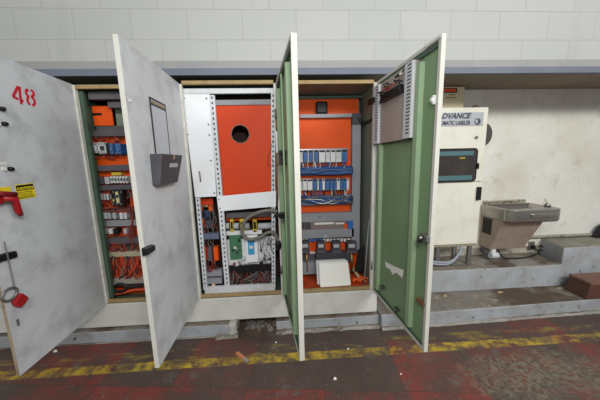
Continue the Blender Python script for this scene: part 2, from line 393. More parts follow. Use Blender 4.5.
T = .018
doors = []
for i in range(4):
    w = W[i]; z0, z1 = .0, HT; t = .022; TI = [.0, .008, .014, .009][i]; rim = [EDGEB, RIM, RIM, RIM][i]
    mb = MB()
    # sheet: outside skin (0), inside skin (1), folded rim (2)
    mb.box(.0, w, .008, T, z0, z1, 0)
    mb.add([(.02, .0078, z0+.02), (w-.02, .0078, z0+.02), (w-.02, .0078, z1-.02), (.02, .0078, z1-.02)], [(3, 2, 1, 0)] if False else [(0, 1, 2, 3)], 1)
    for (x0, x1, a, b) in ((0, w, z0, z0+t), (0, w, z1-t, z1), (0, t, z0+t, z1-t), (w-t, w, z0+t, z1-t)):
        mb.box(x0, x1, -TI, .0085, a, b, 2)
    mb.box(w, w+.0015, -TI, T, z0, z1, 2)
    d = mb.build('door', [DOORG, GREEN, rim], cabs[i], loc=V((H[i], -.004, 0))-V(cabs[i].location), rz=A[i]-math.pi/2, bevel=.0025)
    doors.append(d)
    # inside stiffeners and rubber gasket
    g = MB()
    for (x0, x1, a, b) in ((t, w-t, z0+t, z0+t+.012), (t, w-t, z1-t-.03, z1-t), (t, t+.012, z0+t+.012, z1-t-.03)): g.box(x0, x1, -TI+.003, .007, a, b)
    g.build('gasket', GREEND, d)
    for x in (.09, w*.765):
        MB().hexa([(x-.03, .007, .06), (x+.03, .007, .06), (x+.022, -.022, .06), (x-.022, -.022, .06)], [(x-.03, .007, HT-.08), (x+.03, .007, HT-.08), (x+.022, -.022, HT-.08), (x-.022, -.022, HT-.08)]).build('stiffener', GREENL, d)
    for z in (.25, HT-.25):
        MB().cyl((-.004, -T-.004, z-.04), (-.004, -T-.004, z+.04), .009, 10).build('hinge', DSTEEL, d)

def dbox(i, px0, py0, px1, py1, off, th):
    """box lying on door i: corners from two picture points on its outer face"""
    a = ond(i, px0, py0, off); b = ond(i, px1, py1, off)
    return MB().box(a.x, b.x, off-th if off > 0 else off, off if off > 0 else off+th, a.z, b.z)
# ---- door with the red 48
D = doors[0]
TX = lambda a, b, h: V((a, T+.0004+h, b))
def O0(px, py): p = ond(0, px, py, T); return (p.x, p.z)
FOUR = ([(18.6, 86.6), (16.6, 90.5), (14.3, 95.2), (14.0, 96.8), (15.2, 97.6), (18.9, 99.2)], [(20, 86.8), (20.2, 91), (20.8, 97), (22, 104.5)], [(20.8, 99.8), (24, 101.4)])
EIGHT = ([(28.6, 89.6), (26.6, 91), (26.8, 94), (28.8, 96.6), (28.0, 98.6), (28.4, 102), (30.4, 105)], [(31.2, 90), (33.8, 92.4), (34.0, 95.2), (32.2, 97.2), (34.4, 99.6), (35.2, 103.4), (33.0, 106)])
for strokes, lab in ((FOUR, 'red stencilled digit 4'), (EIGHT, 'red stencilled digit 8')):
    mb = MB()
    for st in strokes: mb.ribbon(smoothpath([V(O0(*p)).to_3d() for p in st], 4), .0165, TX)
    mb.build('stencilled_digit', REDP, D)['label'] = lab
def knob(i, px, py, r, h, m, name):
    c = ond(i, px, py, T); o = MB()
    o.tube([(c.x, T, c.z), (c.x, T+h*.7, c.z), (c.x, T+h, c.z)], [r*1.1, r, r*.75], 14); return o.build(name, m, doors[i])
for (px, py) in ((1.5, 109), (4, 124), (10, 169)):
    k = knob(0, px, py, .0125, .022, BLACK, 'selector_knob')
    c = ond(0, px, py, T); MB().box(c.x+.008, c.x+.045, T, T+.002, c.z+.026, c.z+.04).build('legend_plate', LABW, D)
    c = ond(0, px-6, py, T); MB().cyl((c.x, T, c.z), (c.x, T+.01, c.z), .012, 14).build('indicator_lamp', LABW, D)
a = ond(0, 10.5, 186.5, T); b = ond(0, -22, 206, T)
pl = MB().box(a.x, b.x, T, T+.003, a.z, b.z).build('switch_plate', YELL, D)
hub = ond(0, -4, 198, T+.03)
MB().tube([(hub.x, T+.003, hub.z), (hub.x, T+.03, hub.z), (hub.x, T+.045, hub.z)], [.05, .046, .036], 20).build('switch_hub', REDH, D)
e0 = ond(0, 4, 198, T+.055); e1 = ond(0, 22.5, 215, T+.055); e2 = ond(0, 13, 197.5, T+.055)
hd = MB().tube([(e0.x, T+.045, e0.z), (e2.x-.005, T+.06, e2.z-.008), (e1.x+.015, T+.055, e1.z+.025), (e1.x, T+.052, e1.z)], [.02, .02, .017, .011], 10)
hd.build('disconnect_handle', REDH, D)
MB().tube([(hub.x+.03, T+.052, hub.z+.03), (e2.x-.01, T+.066, e2.z+.016)], .016, 10).build('handle_yoke', mat('dark_red_plastic', (120, 26, 34), .4), D)
def O0b(u, v): # sticker parameter space
    a = V(O0(15.2, 185)); b = V(O0(33.5, 182.8)); c = V(O0(18.6, 200)); return a+(b-a)*u+(c-a)*v
def quad(mb, u0, v0, u1, v1, h0, h1, mi=0):
    q = [O0b(u0, v0), O0b(u1, v0), O0b(u1, v1), O0b(u0, v1)]
    return mb.hexa([TX(p.x, p.y, h0) for p in q], [TX(p.x, p.y, h1) for p in q], mi)
st = quad(MB(), 0, 0, 1, 1, 0, .001).build('caution_sticker', YELL, D); st['label'] = 'yellow CAUTION sticker'
quad(MB(), .03, .05, .97, .42, .001, .0016).build('sticker_header', BLACK, st)
a = O0b(.06, .36); rr = O0b(1, .36)-a; up = O0b(0, 0)-O0b(0, 1)
me = lettering('CAUTION', .0225, bold=.0008)
place_text('sticker_lettering', me, YELL, st, (a.x, T+.0023, a.y), (rr.x, 0, rr.y), (up.x, 0, up.y) if False else V((0, 1, 0)).cross(V((rr.x, 0, rr.y))))
tl = MB()
for v in (.52, .66, .80, .90):
    u = .06
    while u < .85:
        l = random.uniform(.06, .2); quad(tl, u, v, min(u+l, .92), v+.05, .001, .0015); u += l+.04
tl.build('sticker_print', BLACK, st)
sp = [(-14, 262), (2, 256), (14.5, 251.5)]
sm_ = MB()
P = [ond(0, *p, T+.004) for p in [(-14, 265), (0, 258), (15, 254)]]
for i_ in range(2):
    a, b = P[i_], P[i_+1]; sm_.hexa([(a.x, T, a.z-.022), (b.x, T, b.z-.022), (b.x, T, b.z+.022), (a.x, T, a.z+.022)], [(a.x, T+.02, a.z-.018), (b.x, T+.02, b.z-.018), (b.x, T+.02, b.z+.018), (a.x, T+.02, a.z+.018)])
sm_.build('latch_handle', BLACK, D)['label'] = 'black latch handle'
c = ond(0, 18, 322, T); MB().box(c.x-.005, c.x+.005, T, T+.006, c.z-.02, c.z+.02).build('rivet', DSTEEL, D)
# chain, ring and red tag hanging on the latch handle (a thing of its own)
ch = thing('lockout_chain', 'thin chain with steel ring and red padlock hanging on the door with the 48', 'chain', (0, 0, 0))
def dw(i, p): return V((H[i], -.004, 0))+along(i)*p.x+nrm(i)*p.y+V((0, 0, p.z))
c0 = ond(0, 5, 241, T+.028); c1 = ond(0, 15.2, 286, T+.02); base = dw(0, c1); ch.location = base
mb = MB(); n = 30
for k in range(n):
    a = dw(0, c0.lerp(c1, k/n)); b = dw(0, c0.lerp(c1, (k+1.25)/n)); sd = (nrm(0) if k % 2 else along(0))*.004
    mid = (a+b)/2; dz = (b-a)/2
    loop = [mid+dz*math.cos(t_)+sd*math.sin(t_) for t_ in [2*math.pi*j/8 for j in range(9)]]
    mb.tube(loop, .0016, 4, caps=False)
mb.build('chain_links', DSTEEL, ch, off=base)
rc = ond(0, 10.5, 294, T+.02)
ring = [dw(0, rc+V((.042*math.cos(t_), .004*math.sin(t_), .036*math.sin(t_)))) for t_ in [2*math.pi*j/24 for j in range(25)]]
MB().tube(ring, .007, 8, caps=False).build('ring', DSTEEL, ch, off=base)
tc_ = ond(0, 20.5, 300, T+.02); mb = MB()
ag = -.5
ring2 = []
for (x, z) in ((-.034, -.026), (.0, -.034), (.03, -.03), (.036, .0), (.028, .028), (-.03, .03)):
    ring2.append(V((x*math.cos(ag)-z*math.sin(ag), 0, x*math.sin(ag)+z*math.cos(ag))))
mb.hexa([dw(0, tc_+q+V((0, -.014, 0))) for q in ring2], [dw(0, tc_+q+V((0, .014, 0))) for q in ring2])
mb.build('padlock', REDH, ch, off=base, bevel=.005)

# ---- door with the document pocket
D = doors[1]
def O1(px, py, off=T): return ond(1, px, py, off)
tl_, tr_, br_, bl_ = O1(149.5, 99), O1(165.8, 106), O1(171, 166), O1(155.5, 166)
x0, x1 = .308, .534; zt, zb = 1.665, 1.20
wf = MB()
for (a, b, c, e) in ((x0, x1, zt-.012, zt), (x0, x1, zb, zb+.012), (x0, x0+.007, zb+.012, zt-.012), (x1-.012, x1, zb+.012, zt-.012)): wf.box(a, b, T, T+.004, c, e)
wfo = wf.build('window_frame', BLACK, D)
MB().box(x0+.007, x1-.012, T, T+.002, zb+.012, zt-.012).build('window_pane', GLASSW, wfo)
MB().box(x0+.012, x1-.012, T+.003, T+.005, zt-.045, zt-.034).build('glazing_bar', BLACK, wfo)
MB().box(x0+.014, x1-.014, T+.003, T+.004, zt-.03, zt-.018).build('tape_strip', TAN, wfo)
pa, pb, pc, pd = O1(151, 155, T+.07), O1(181.5, 155.7, T+.07), O1(176.3, 181, T+.045), O1(156, 186, T+.045)
yo, yi = T+.075, T+.045
# pocket wedge: wide and deep at the top, narrow at the bottom
ptop = [(pb.x, pb.z), (pa.x, pa.z)]; 
mb = MB(); bx0, bx1 = .335, .612; tx0, tx1 = .275, .605; bz, tz = 1.118, 1.312
mb.hexa([(bx0, T, bz), (bx1, T, bz), (bx1, yi, bz), (bx0, yi, bz)], [(tx0, T, tz), (tx1, T, tz), (tx1, yo, tz), (tx0, yo, tz)])
pk = mb.build('document_pocket', CHAR, D, bevel=.004); pk['label'] = 'charcoal plastic document pocket'
def pkp(u, v, h): # on the sloped front
    xa = tx0+(bx0-tx0)*v; xb = tx1+(bx1-tx1)*v; return V((xa+(xb-xa)*u, yo+(yi-yo)*v+h, tz+(bz-tz)*v))
def pquad(u0, v0, u1, v1, h0, h1): 
    q = [(u0, v0), (u1, v0), (u1, v1), (u0, v1)]; return MB().hexa([pkp(u, v, h0) for u, v in q], [pkp(u, v, h1) for u, v in q])
pquad(.2, .3, .62, .44, .0005, .002).build('pocket_label', GREYP, pk)
pquad(.42, .02, .5, .16, .0005, .004).build('pocket_clip', TAN, pk)
hp = O1(147.5, 251, T+.03); hq = O1(156, 247, T+.03)
mb = MB().hexa([(hp.x, T, hp.z-.03), (hq.x, T, hq.z-.02), (hq.x, T, hq.z+.02), (hp.x, T, hp.z+.02)], [(hp.x, T+.035, hp.z-.022), (hq.x, T+.03, hq.z-.016), (hq.x, T+.03, hq.z+.016), (hp.x, T+.035, hp.z+.014)])
mb.build('latch_handle', BLACK, D, bevel=.004)['label'] = 'black latch handle'
c = O1(130, 101); MB().cyl((c.x, T, c.z), (c.x, T+.006, c.z), .008, 10).build('rivet', LABW, D)

# ---- green-lined door of the rack cabinet (third door): latch pieces
D = doors[2]
MB().box(.32, .37, -.045, .006, 1.31, 1.33).box(.32, .335, -.045, .006, 1.23, 1.31).box(.32, .37, -.045, .006, 1.22, 1.235).build('latch_bracket', BLKW, D)
MB().box(.2, .27, -.05, .006, .80, .84).box(.22, .25, -.09, -.05, .81, .83).build('latch_keeper', BLACK, D)
MB().tube([(.5, -.03, .12), (.5, -.03, 1.8)], .006, 8).build('lock_rod', GREENL, D)

# ---- door with the chassis, fourth
D = doors[3]
O3 = lambda px, py, off=-T: ond(3, px, py, off)
oy = -.028
ca, cb = .03, .60; cz0, cz1 = 1.376, 1.845
mb = MB(); mb.box(ca, cb, oy, oy+.006, cz0, cz1-.11).box(ca, cb, oy, .006, cz0, cz0+.006).box(ca, ca+.006, oy, .006, cz0, cz1).box(cb-.006, cb, oy, .006, cz0, cz1).box(ca, cb, -.03, .006, cz0, cz1)
chs = mb.build('instrument_chassis', mat('brownish_grey_metal', (164, 154, 146), .5, 0., dirt=(132, 116, 106), amt=.5, dscale=3, streak=True), D)
for (a, b) in ((ca, ca+.095), (cb-.085, cb)):
    mb = MB(); mb.box(a, b, oy-.022, oy-.001, cz0+.002, cz1, 0)
    z = cz0+.03
    while z < cz1-.02:
        mb.box(b-.052, b-.012, oy-.0228, oy-.021, z, z+.008, 1); z += .022
    mb.build('slotted_duct', [LGREY, DARK], chs)
mb = MB()
c = V(((ca+cb)/2, oy-.01, cz1-.10))
mb.hexa([(ca+.13, oy-.04, cz1-.16), (cb-.11, oy-.04, cz1-.16), (cb-.11, oy+.0, cz1-.16), (ca+.13, oy+.0, cz1-.16)], [(ca+.17, oy-.035, cz1-.10), (cb-.13, oy-.035, cz1-.10), (cb-.13, oy, cz1-.10), (ca+.17, oy, cz1-.10)])
mb.build('black_relay', BLACK, chs, bevel=.008)
for k in range(14):
    x = random.uniform(ca+.1, cb-.12); z = random.uniform(cz1-.10, cz1-.02)
    pts = smoothpath([(x, oy-.005, z), (x+random.uniform(-.06, .06), oy-.04, z+random.uniform(-.03, .02)), (x+random.uniform(-.1, .1), oy-.01, z+random.uniform(-.04, .03))], 4)
    MB().tube(pts, .004, 5).build('wire', random.choice([REDW, MARW, BLKW, LABW, GRYW, BLKW]), chs)
MB().box(ca-.06, ca+.05, oy-.05, oy-.03, cz1-.13, cz1-.09).build('clamp', BLACK, chs)
c = O3(423.5, 238, -.03)
lb = MB().box(c.x-.05, c.x+.03, -.03, .0075, c.z-.02, c.z+.02).build('latch', DSTEEL, D, bevel=.004)
MB().cyl((c.x-.01, -.06, c.z), (c.x-.01, -.028, c.z), .016, 12).build('latch_bolt', STEEL, lb)
MB().box(c.x-.035, c.x+.005, -.052, -.044, c.z-.03, c.z+.008).build('latch_lever', BLACK, lb)
# torn white tape
ta, tb, tcc, td = O3(385, 261.5, .006), O3(403, 270, .006), O3(402, 277.5, .006), O3(386, 267, .006)
P8 = [ta, ta.lerp(tb, .5)+V((0, 0, -.004)), tb, tcc, tcc.lerp(td, .35)+V((0, 0, .012)), tcc.lerp(td, .55)+V((0, 0, -.028)), tcc.lerp(td, .7)+V((0, 0, .004)), td]
MB().hexa([(q.x, .0075, q.z) for q in P8], [(q.x, .004, q.z) for q in P8]).build('torn_tape', PAPER, D)['label'] = 'torn white tape'
for (px, py) in ((396, 309), (382, 287)):
    c = O3(px, py, -.012); MB().box(c.x-.025, c.x+.02, -.03, .0075, c.z-.01, c.z+.01).build('catch', STEEL, D, bevel=.003)
c = O3(424, 303, 0); MB().box(c.x-.06, c.x+.02, -.02, .0075, c.z-.012, c.z+.008).build('rusty_bolt', mat('rust', (120, 84, 56), .8), D)
c = O3(434, 100, -.01); mb = MB().box(c.x-.011, c.x+.009, -.022, .0075, c.z-.026, c.z+.026).cyl((c.x, -.034, c.z), (c.x, -.022, c.z), .013, 12); mb.build('hook', WHITEP, D, bevel=.006)
c = O3(421, 100, 0); MB().box(c.x-.012, c.x+.012, .004, .0075, c.z-.045, c.z+.045).build('slot', mat('tan_slot', (150, 136, 80), .6), D)
c = O3(433, 44, -.018); MB().box(c.x-.07, c.x+.06, -.0195, -.018, HT-.02, HT-.004).build('maker_label', LABW, D)

# ------------------------------------------------------------------ insides
def rect(px0, py0, px1, py1, yf, dep, mi=0, mb=None):
    a = at(px0, py0, 'Y', yf); b = at(px1, py1, 'Y', yf)
    return (mb or MB()).box(a.x, b.x, yf, yf+dep, a.z, b.z, mi)
def wires(i, n, px0, py0, px1, py1, yf, mats, r=.004, name='wire_bundle', horizontal=False, parent=None, amp=1.):
    by = {}
    for k in range(n):
        m_ = random.choice(mats); mb = by.setdefault(m_.name, (m_, MB()))[1]
        if horizontal:
            y = random.uniform(py0, py1); pts = [(px0, y), (px0+(px1-px0)*random.uniform(.2, .45), random.uniform(py0, py1)), (px0+(px1-px0)*random.uniform(.55, .8), random.uniform(py0, py1)), (px1, random.uniform(py0, py1))]
        else:
            x = random.uniform(px0, px1); pts = [(x, py0), (x+random.uniform(-3, 3)*amp, py0+(py1-py0)*.35), (x+random.uniform(-5, 5)*amp, py0+(py1-py0)*.7), (x+random.uniform(-3, 3)*amp, py1)]
        pts = [at(*p, 'Y', yf-random.uniform(.0, .035)) for p in pts]
        mb.tube(smoothpath(pts, 4), r*random.uniform(.8, 1.2), 5)
    for m_, mb in by.values():
        o = cpart(i, mb, name, m_, 0, parent); o['kind'] = 'stuff'

# ---- cabinet with grey wiring rows (index 1)
I = 1; YP = .16; L = V(cabs[1].location)
cpart(I, MB().box(-1.666, -.90, YP, YP+.02, .05, 1.60), 'back_panel', DUCTD)
cpart(I, MB().box(-1.672, -1.640, .03, .06, .04, 1.86), 'inner_post', GREEND)
c0_, c1_ = at(110, 170, 'Y', YP), None
pa_ = at(111.5, 130.5, 'Y', YP)
tp = cpart(I, MB().box(-1.668, pa_.x+.03, YP-.012, YP, 1.60, 1.765), 'orange_panel', ORANGE); tp['label'] = 'orange top panel'
a = at(92, 113.3, 'Y', YP-.012); b = at(102, 115.2, 'Y', YP-.012)
cpart(I, MB().box(a.x, b.x, YP-.0135, YP-.0118, b.z-.002, a.z+.002), 'panel_slot', BLACK, 0, tp)
cpart(I, MB().box(pa_.x+.04, -.9, YP+.02, YP+.05, 1.58, 1.86), 'grey_panel', SIDEG)
cpart(I, MB().box(-1.62, -.9, .06, .10, 1.80, 1.86).box(-1.5, -.9, .10, .13, 1.74, 1.79), 'conduit_tray', DUCTD)
for (y0, y1, x0, x1) in ((156.5, 164.5, 93, 132), (171.5, 185.5, 95, 135), (226.5, 238, 100, 140), (137, 144, 88, 128), (190, 206, 96, 138), (258, 278, 103, 146), (287, 297, 107, 148)):
    a = at(x0, y0, 'Y', YP-.004); b = at(x1, y1, 'Y', YP-.004)
    cpart(I, MB().box(a.x, b.x, YP-.004, YP+.001, a.z, b.z), 'orange_panel', ORANGE)
for (y0, y1, x0, x1, m_) in ((131, 136, 87, 126, DUCTD), (165.5, 170.5, 93, 132, DUCTD), (185.5, 189.5, 96, 136, DUCTD), (221, 225.5, 99, 140, DUCT), (238.5, 243, 102, 144, DUCTD), (252.5, 256, 104.5, 145, mat('beige_terminal_strip', (176, 168, 142), .6)), (279, 283, 107.5, 148, mat('grey_beige_duct', (158, 152, 140), .6))):
    cpart(I, rect(x0, y0, x1, y1, YP-.06, .058), 'wire_duct', m_, .002)
def mod(i, x0, y0, x1, y1, yf, dep, name, m_, par=None, bevel=.003): return cpart(i, rect(x0, y0, x1, y1, yf, dep), name, m_, bevel, par)
def contactor(i, x0, y0, x1, y1, yf, dep, m_, front=None, name='contactor'):
    o = mod(i, x0, y0, x1, y1, yf, dep, name, m_)
    w = x1-x0; h = y1-y0
    mod(i, x0+w*.25, y0+h*.3, x1-w*.25, y1-h*.3, yf-.012, .012, 'faceplate', front or DARK, o)
    for k in range(3):
        for yy in (y0+h*.06, y1-h*.2): 
            mod(i, x0+w*(.12+.28*k), yy, x0+w*(.12+.28*k)+w*.16, yy+h*.14, yf-.003, .003, 'terminal_screw', STEEL, o, 0)
    return o
contactor(I, 88.5, 143, 96.5, 153, YP-.07, .068, WHITEP, GREYP); contactor(I, 97, 142.5, 106, 153.5, YP-.09, .088, LGREY, CHAR)
contactor(I, 107.5, 143.5, 114, 154, YP-.08, .078, BLUEP, BLUED); contactor(I, 114.3, 143.5, 121.5, 154, YP-.08, .078, BLUEP, BLUED)
mod(I, 108.5, 143, 107.2, 154, YP-.085, .083, 'contactor_side', BLACK)
wires(I, 16, 88, 137, 120, 143, YP-.02, [REDW, MARW, ORW], .004); wires(I, 14, 90, 153, 120, 159, YP-.02, [REDW, MARW, REDW, GRYW], .004)
cpart(I, MB().box(-1.27, -1.21, YP-.05, YP-.002, .1, 1.56), 'vertical_duct', DUCT, .002)
mod(I, 104, 177, 109.5, 184, YP-.07, .068, 'relay', GREYP); mod(I, 98, 177, 103.5, 184, YP-.05, .048, 'relay', DUCTD)
for k in range(6): 
    o = mod(I, 110+k*3, 176.4-k*.05, 112.7+k*3, 183.2, YP-.08, .078, 'circuit_breaker', WHITEP)
    mod(I, 110.8+k*3, 178.4, 112+k*3, 180.6, YP-.088, .008, 'toggle', CHAR, o, 0)
mod(I, 111, 172.5, 121, 175.3, YP-.05, .048, 'yellow_marker', YEL)
wires(I, 8, 97, 176, 130, 184, YP-.005, [MARW, REDW], .0035)
for k in range(4): mod(I, 97+k*3, 194, 99.6+k*3, 200, YP-.06, .058, 'terminal_block', [GREYP, LGREY][k % 2])
o = contactor(I, 110.5, 190, 124, 206, YP-.10, .098, BLACK, CHAR)
for (x0, y0, x1, y1) in ((115, 192, 118, 195), (116, 198, 119.5, 203), (112.5, 199, 114, 202)): mod(I, x0, y0, x1, y1, YP-.118, .01, 'brass_terminal', mat('pale_brass', (206, 196, 140), .5), o, .002)
wires(I, 18, 97, 190, 134, 206, YP-.02, [MARW, REDW, BLKW, GRYW], .0035)
wires(I, 14, 98, 207, 134, 213, YP-.03, [MARW, REDW, GRYW], .0035, horizontal=True)
for (x0, x1, m_) in ((99.5, 103, WHITEP), (103.4, 107, LGREY), (107.4, 110.5, GREYP), (112, 116, GREYP), (119, 122.8, WHITEP), (123.2, 127, LGREY)): mod(I, x0, 212.8, x1, 219, YP-.07, .068, 'relay', m_)
wires(I, 10, 100, 218, 134, 222, YP-.03, [MARW, REDW, GRYW], .003)
for (x0, x1, m_) in ((101.5, 106, LGREY), (108, 112.5, WHITEP), (113, 118, BLACK), (123, 127, GREYP), (128, 131, DUCTD)): mod(I, x0, 229, x1, 234, YP-.07, .068, 'relay', m_)
wires(I, 10, 101, 227, 138, 238, YP-.02, [MARW, ORW, GRYW], .003)
wires(I, 40, 104, 243, 142, 252, YP-.03, [MARW, REDW, ORW, GRYW, MARW], .0035)
wires(I, 46, 104, 256, 146, 279, YP-.03, [ORW, ORW, REDW, MARW, GRYW, DARK], .0055, amp=1.3)
wires(I, 10, 127, 207, 133, 245, YP-.04, [REDW, MARW], .0035, amp=.4)
for pts, m_, r in (([(108, 292), (116, 285), (126, 286), (124, 291), (112, 292)], BLKW, .016), ([(110, 288), (120, 284), (132, 287), (146, 285)], BLKW, .012), ([(108, 295), (122, 293), (134, 290), (148, 289)], ORW, .012), ([(110, 286), (114, 284.5), (118, 284)], LGREY, .008)):
    cpart(I, MB().tube(smoothpath([at(*p, 'Y', YP-.08) for p in pts], 5), r, 8), 'cable', m_)

# ---- rack cabinet (index 2)
I = 2; RY = .035
def R2(x0, y0, x1, y1, name, m_, yf=RY, dep=.012, par=None, bevel=.0015): return cpart(2, rect(x0, y0, x1, y1, yf, dep), name, m_, bevel, par)
def quadpx(pts, yf, dep, mi=0, mb=None):
    P = [at(*p, 'Y', yf) for p in pts]; return (mb or MB()).hexa([(q.x, yf, q.z) for q in P], [(q.x, yf+dep, q.z) for q in P], mi)
rk = cpart(2, quadpx([(181.5, 88.5), (274, 88), (274, 93), (181.5, 94)], RY, .03), 'top_rail', WSLOT, .002)
wp = cpart(2, quadpx([(182, 94), (209.5, 94), (216.5, 196.5), (195, 197.5)], RY+.004, .014), 'side_panel', WHITE, .002); wp['label'] = 'white side panel'
for (x, y) in ((184, 98.5), (206.5, 98.5), (186, 124.5), (208.5, 124.5), (187.5, 134.5), (209.5, 135), (190, 160), (211, 160.5), (192, 193.5), (214.5, 193)):
    c = at(x, y, 'Y', RY+.004); cpart(2, MB().cyl((c.x, RY+.004, c.z), (c.x, RY-.002, c.z), .0075, 10), 'screw', DSTEEL, 0, wp)
a, b = at(200.0, 171.5, 'Y', RY+.004), at(201.3, 181.5, 'Y', RY+.004)
cpart(2, MB().tube([(a.x-.008, RY+.002, a.z), (a.x, RY-.012, a.z-.004), (b.x, RY-.012, b.z+.004), (b.x-.008, RY+.002, b.z)], .0055, 8), 'panel_handle', DSTEEL, 0, wp)
def strut(p0, p1, w, name='slotted_strut'):
    a, b = at(*p0, 'Y', RY), at(*p1, 'Y', RY); mb = MB()
    mb.hexa([(a.x-w/2, RY, a.z), (a.x+w/2, RY, a.z), (a.x+w/2, RY+.025, a.z), (a.x-w/2, RY+.025, a.z)], [(b.x-w/2, RY, b.z), (b.x+w/2, RY, b.z), (b.x+w/2, RY+.025, b.z), (b.x-w/2, RY+.025, b.z)], 0)
    n = int(abs(a.z-b.z)/.042)
    for k in range(n):
        c = a.lerp(b, (k+.5)/n); mb.box(c.x-.006, c.x+.006, RY-.0008, RY+.001, c.z-.009, c.z+.009, 1)
    return cpart(2, mb, name, [WSLOT, DARK])
strut((211.6, 95), (227.5, 289), .046); strut((197.5, 198), (205.5, 290), .036); strut((273, 93), (273.6, 289), .034)
R2(204.5, 287.5, 275, 292.5, 'bottom_rail', WSLOT, RY-.003, .03)
# orange panel with a round cut-out
op = [at(212, 104, 'Y', RY+.03), at(272.5, 101, 'Y', RY+.03), at(272.5, 193, 'Y', RY+.03), at(212, 195, 'Y', RY+.03)]
x0, x1 = op[0].x+.0, op[1].x; zt, zb = op[0].z, op[2].z-.02; hc = at(240.3, 134, 'Y', RY+.03); hr = .076; y = RY+.03
mb = MB(); n = 32; ringp = []
for k in range(n):
    t_ = 2*math.pi*k/n; rr_ = hr*(1+(.03 if k % 3 == 0 else 0)); ringp.append((hc.x+rr_*math.cos(t_), hc.z+rr_*math.sin(t_)))
def edge(t_):
    dx, dz = math.cos(t_), math.sin(t_); s_ = min([((x1-hc.x)/dx if dx > 1e-6 else (x0-hc.x)/dx if dx < -1e-6 else 1e9), ((zt-hc.z)/dz if dz > 1e-6 else (zb-hc.z)/dz if dz < -1e-6 else 1e9)]); return (hc.x+dx*s_, hc.z+dz*s_)
angs = sorted([2*math.pi*k/n for k in range(n)]+[math.atan2(z-hc.z, x-hc.x) % (2*math.pi) for x in (x0, x1) for z in (zt, zb)])
inn = [(hc.x+hr*math.cos(t_), hc.z+hr*math.sin(t_)) for t_ in angs]; out = [edge(t_) for t_ in angs]; N = len(angs)
vs = [(p[0], y, p[1]) for p in inn]+[(p[0], y, p[1]) for p in out]+[(p[0], y+.012, p[1]) for p in inn]+[(p[0], y+.012, p[1]) for p in out]
fs = []
for k in range(N):
    j = (k+1) % N; fs += [(k, N+k, N+j, j), (2*N+k, 2*N+j, 3*N+j, 3*N+k), (k, j, 2*N+j, 2*N+k), (N+k, 3*N+k, 3*N+j, N+j)]
mb.add(vs, fs)
od = mat('deep_orange_panel_paint', (204, 62, 12), .55, dirt=(176, 50, 14), amt=.5, dscale=3)
ho = cpart(2, mb, 'orange_panel', od); ho['label'] = 'orange panel with a round cut-out'
ringo = [V((hc.x+hr*1.01*math.cos(t_)*(1+random.uniform(-.02, .03)), y-.001, hc.z+hr*1.01*math.sin(t_))) for t_ in [2*math.pi*k/26 for k in range(27)]]
cpart(2, MB().tube(ringo, .004, 5, caps=False), 'cutout_edge', GRYW, 0, ho)
R2(212, 100, 272.5, 104.5, 'cross_rail', DUCT, RY+.02, .02)
lp = cpart(2, quadpx([(216.6, 196.5), (276, 191), (276, 206.5), (218.5, 211.5)], RY-.003, .014), 'lower_panel', WHITE, .002)
c = at(218.3, 208, 'Y', RY); 
for (x, y) in ((219, 199.5), (220, 208.5)):
    c = at(x, y, 'Y', RY-.003); cpart(2, MB().cyl((c.x, RY-.003, c.z), (c.x, RY-.008, c.z), .006, 8), 'screw', DSTEEL, 0, lp)
# behind: dark back plate and the electronics
cpart(2, MB().box(-.855, -.06, .36, .37, .01, 1.88), 'back_panel', mat('dark_interior_brown', (70, 50, 44), .7))
EY = .10
R2(226, 213, 273, 216.5, 'transformer_shelf', DUCTD, EY, .1)
R2(226, 215.6, 272, 219.5, 'orange_strip', ORANGE, EY+.06, .02)
for k, (x0, x1) in enumerate(((226, 229.5), (234, 239), (245, 249.5), (258, 272))):
    c = at((x0+x1)/2, 226, 'Y', EY); e = at(x0, 226, 'Y', EY); g = at(x1, 226, 'Y', EY)
    cpart(2, MB().cyl((e.x, EY, c.z), (g.x, EY, c.z), .03, 14), 'coil', GREYP)
for (x0, x1) in ((229.8, 233.6), (239.5, 244.5), (252.5, 257)):
    o = R2(x0, 219.5, x1, 232, 'transformer', YEL, EY-.02, .08); R2(x0+.8, 222, x1-.8, 229, 'core', BLACK, EY-.026, .008, o)
R2(226, 231.5, 262, 234, 'white_strip', WHITEP, EY-.02, .03)
bp_ = cpart(2, quadpx([(226, 240), (274, 236), (274, 267), (226, 269)], EY-.011, .012), 'drive_plate', WHITEP)
pc_ = cpart(2, quadpx([(228.8, 235.5), (241, 235), (242.5, 259), (230.5, 260)], EY-.02, .018), 'circuit_board', PCB)
for k in range(9):
    x = random.uniform(230, 239); y_ = random.uniform(237, 256); o = R2(x, y_, x+random.uniform(1, 2.2), y_+random.uniform(1, 2.4), 'chip', random.choice([DARK, LGREY, PCB, BLACK]), EY-.032, .013, pc_, 0)
mo = cpart(2, quadpx([(245.5, 236.5), (257.5, 235.5), (258.5, 262), (246.5, 263)], EY-.05, .05), 'drive_module', WHITE, .005)
cpart(2, quadpx([(247.6, 241), (254, 240.5), (254.6, 254.5), (248.2, 255)], EY-.053, .003), 'blue_label', mat('bright_blue_label', (70, 156, 200), .4), .006, mo)
R2(249.2, 246, 253.2, 248.5, 'label_print', LABW, EY-.0545, .002, mo, 0)
for k in range(34):
    x = random.choice([random.uniform(259, 271), random.uniform(232, 246)]) ; y_ = random.uniform(237, 264) if x > 250 else random.uniform(257, 266)
    R2(x, y_, x+random.uniform(.9, 2.6), y_+random.uniform(.9, 3), 'board_component', random.choice([DARK, LGREY, GREYP, WHITEP, DUCT, LGREY, MARW, GREYP]), EY-.045, .045, None, 0)
wires(2, 7, 258, 238, 273, 264, EY-.04, [GRYW, BLKW, LABW], .0035)
R2(225, 266.5, 275, 271, 'black_tray', BLACK, EY-.045, .03)
R2(226, 278, 273, 287, 'orange_base_panel', mat('dim_orange_paint', (170, 70, 40), .6), .20, .02)
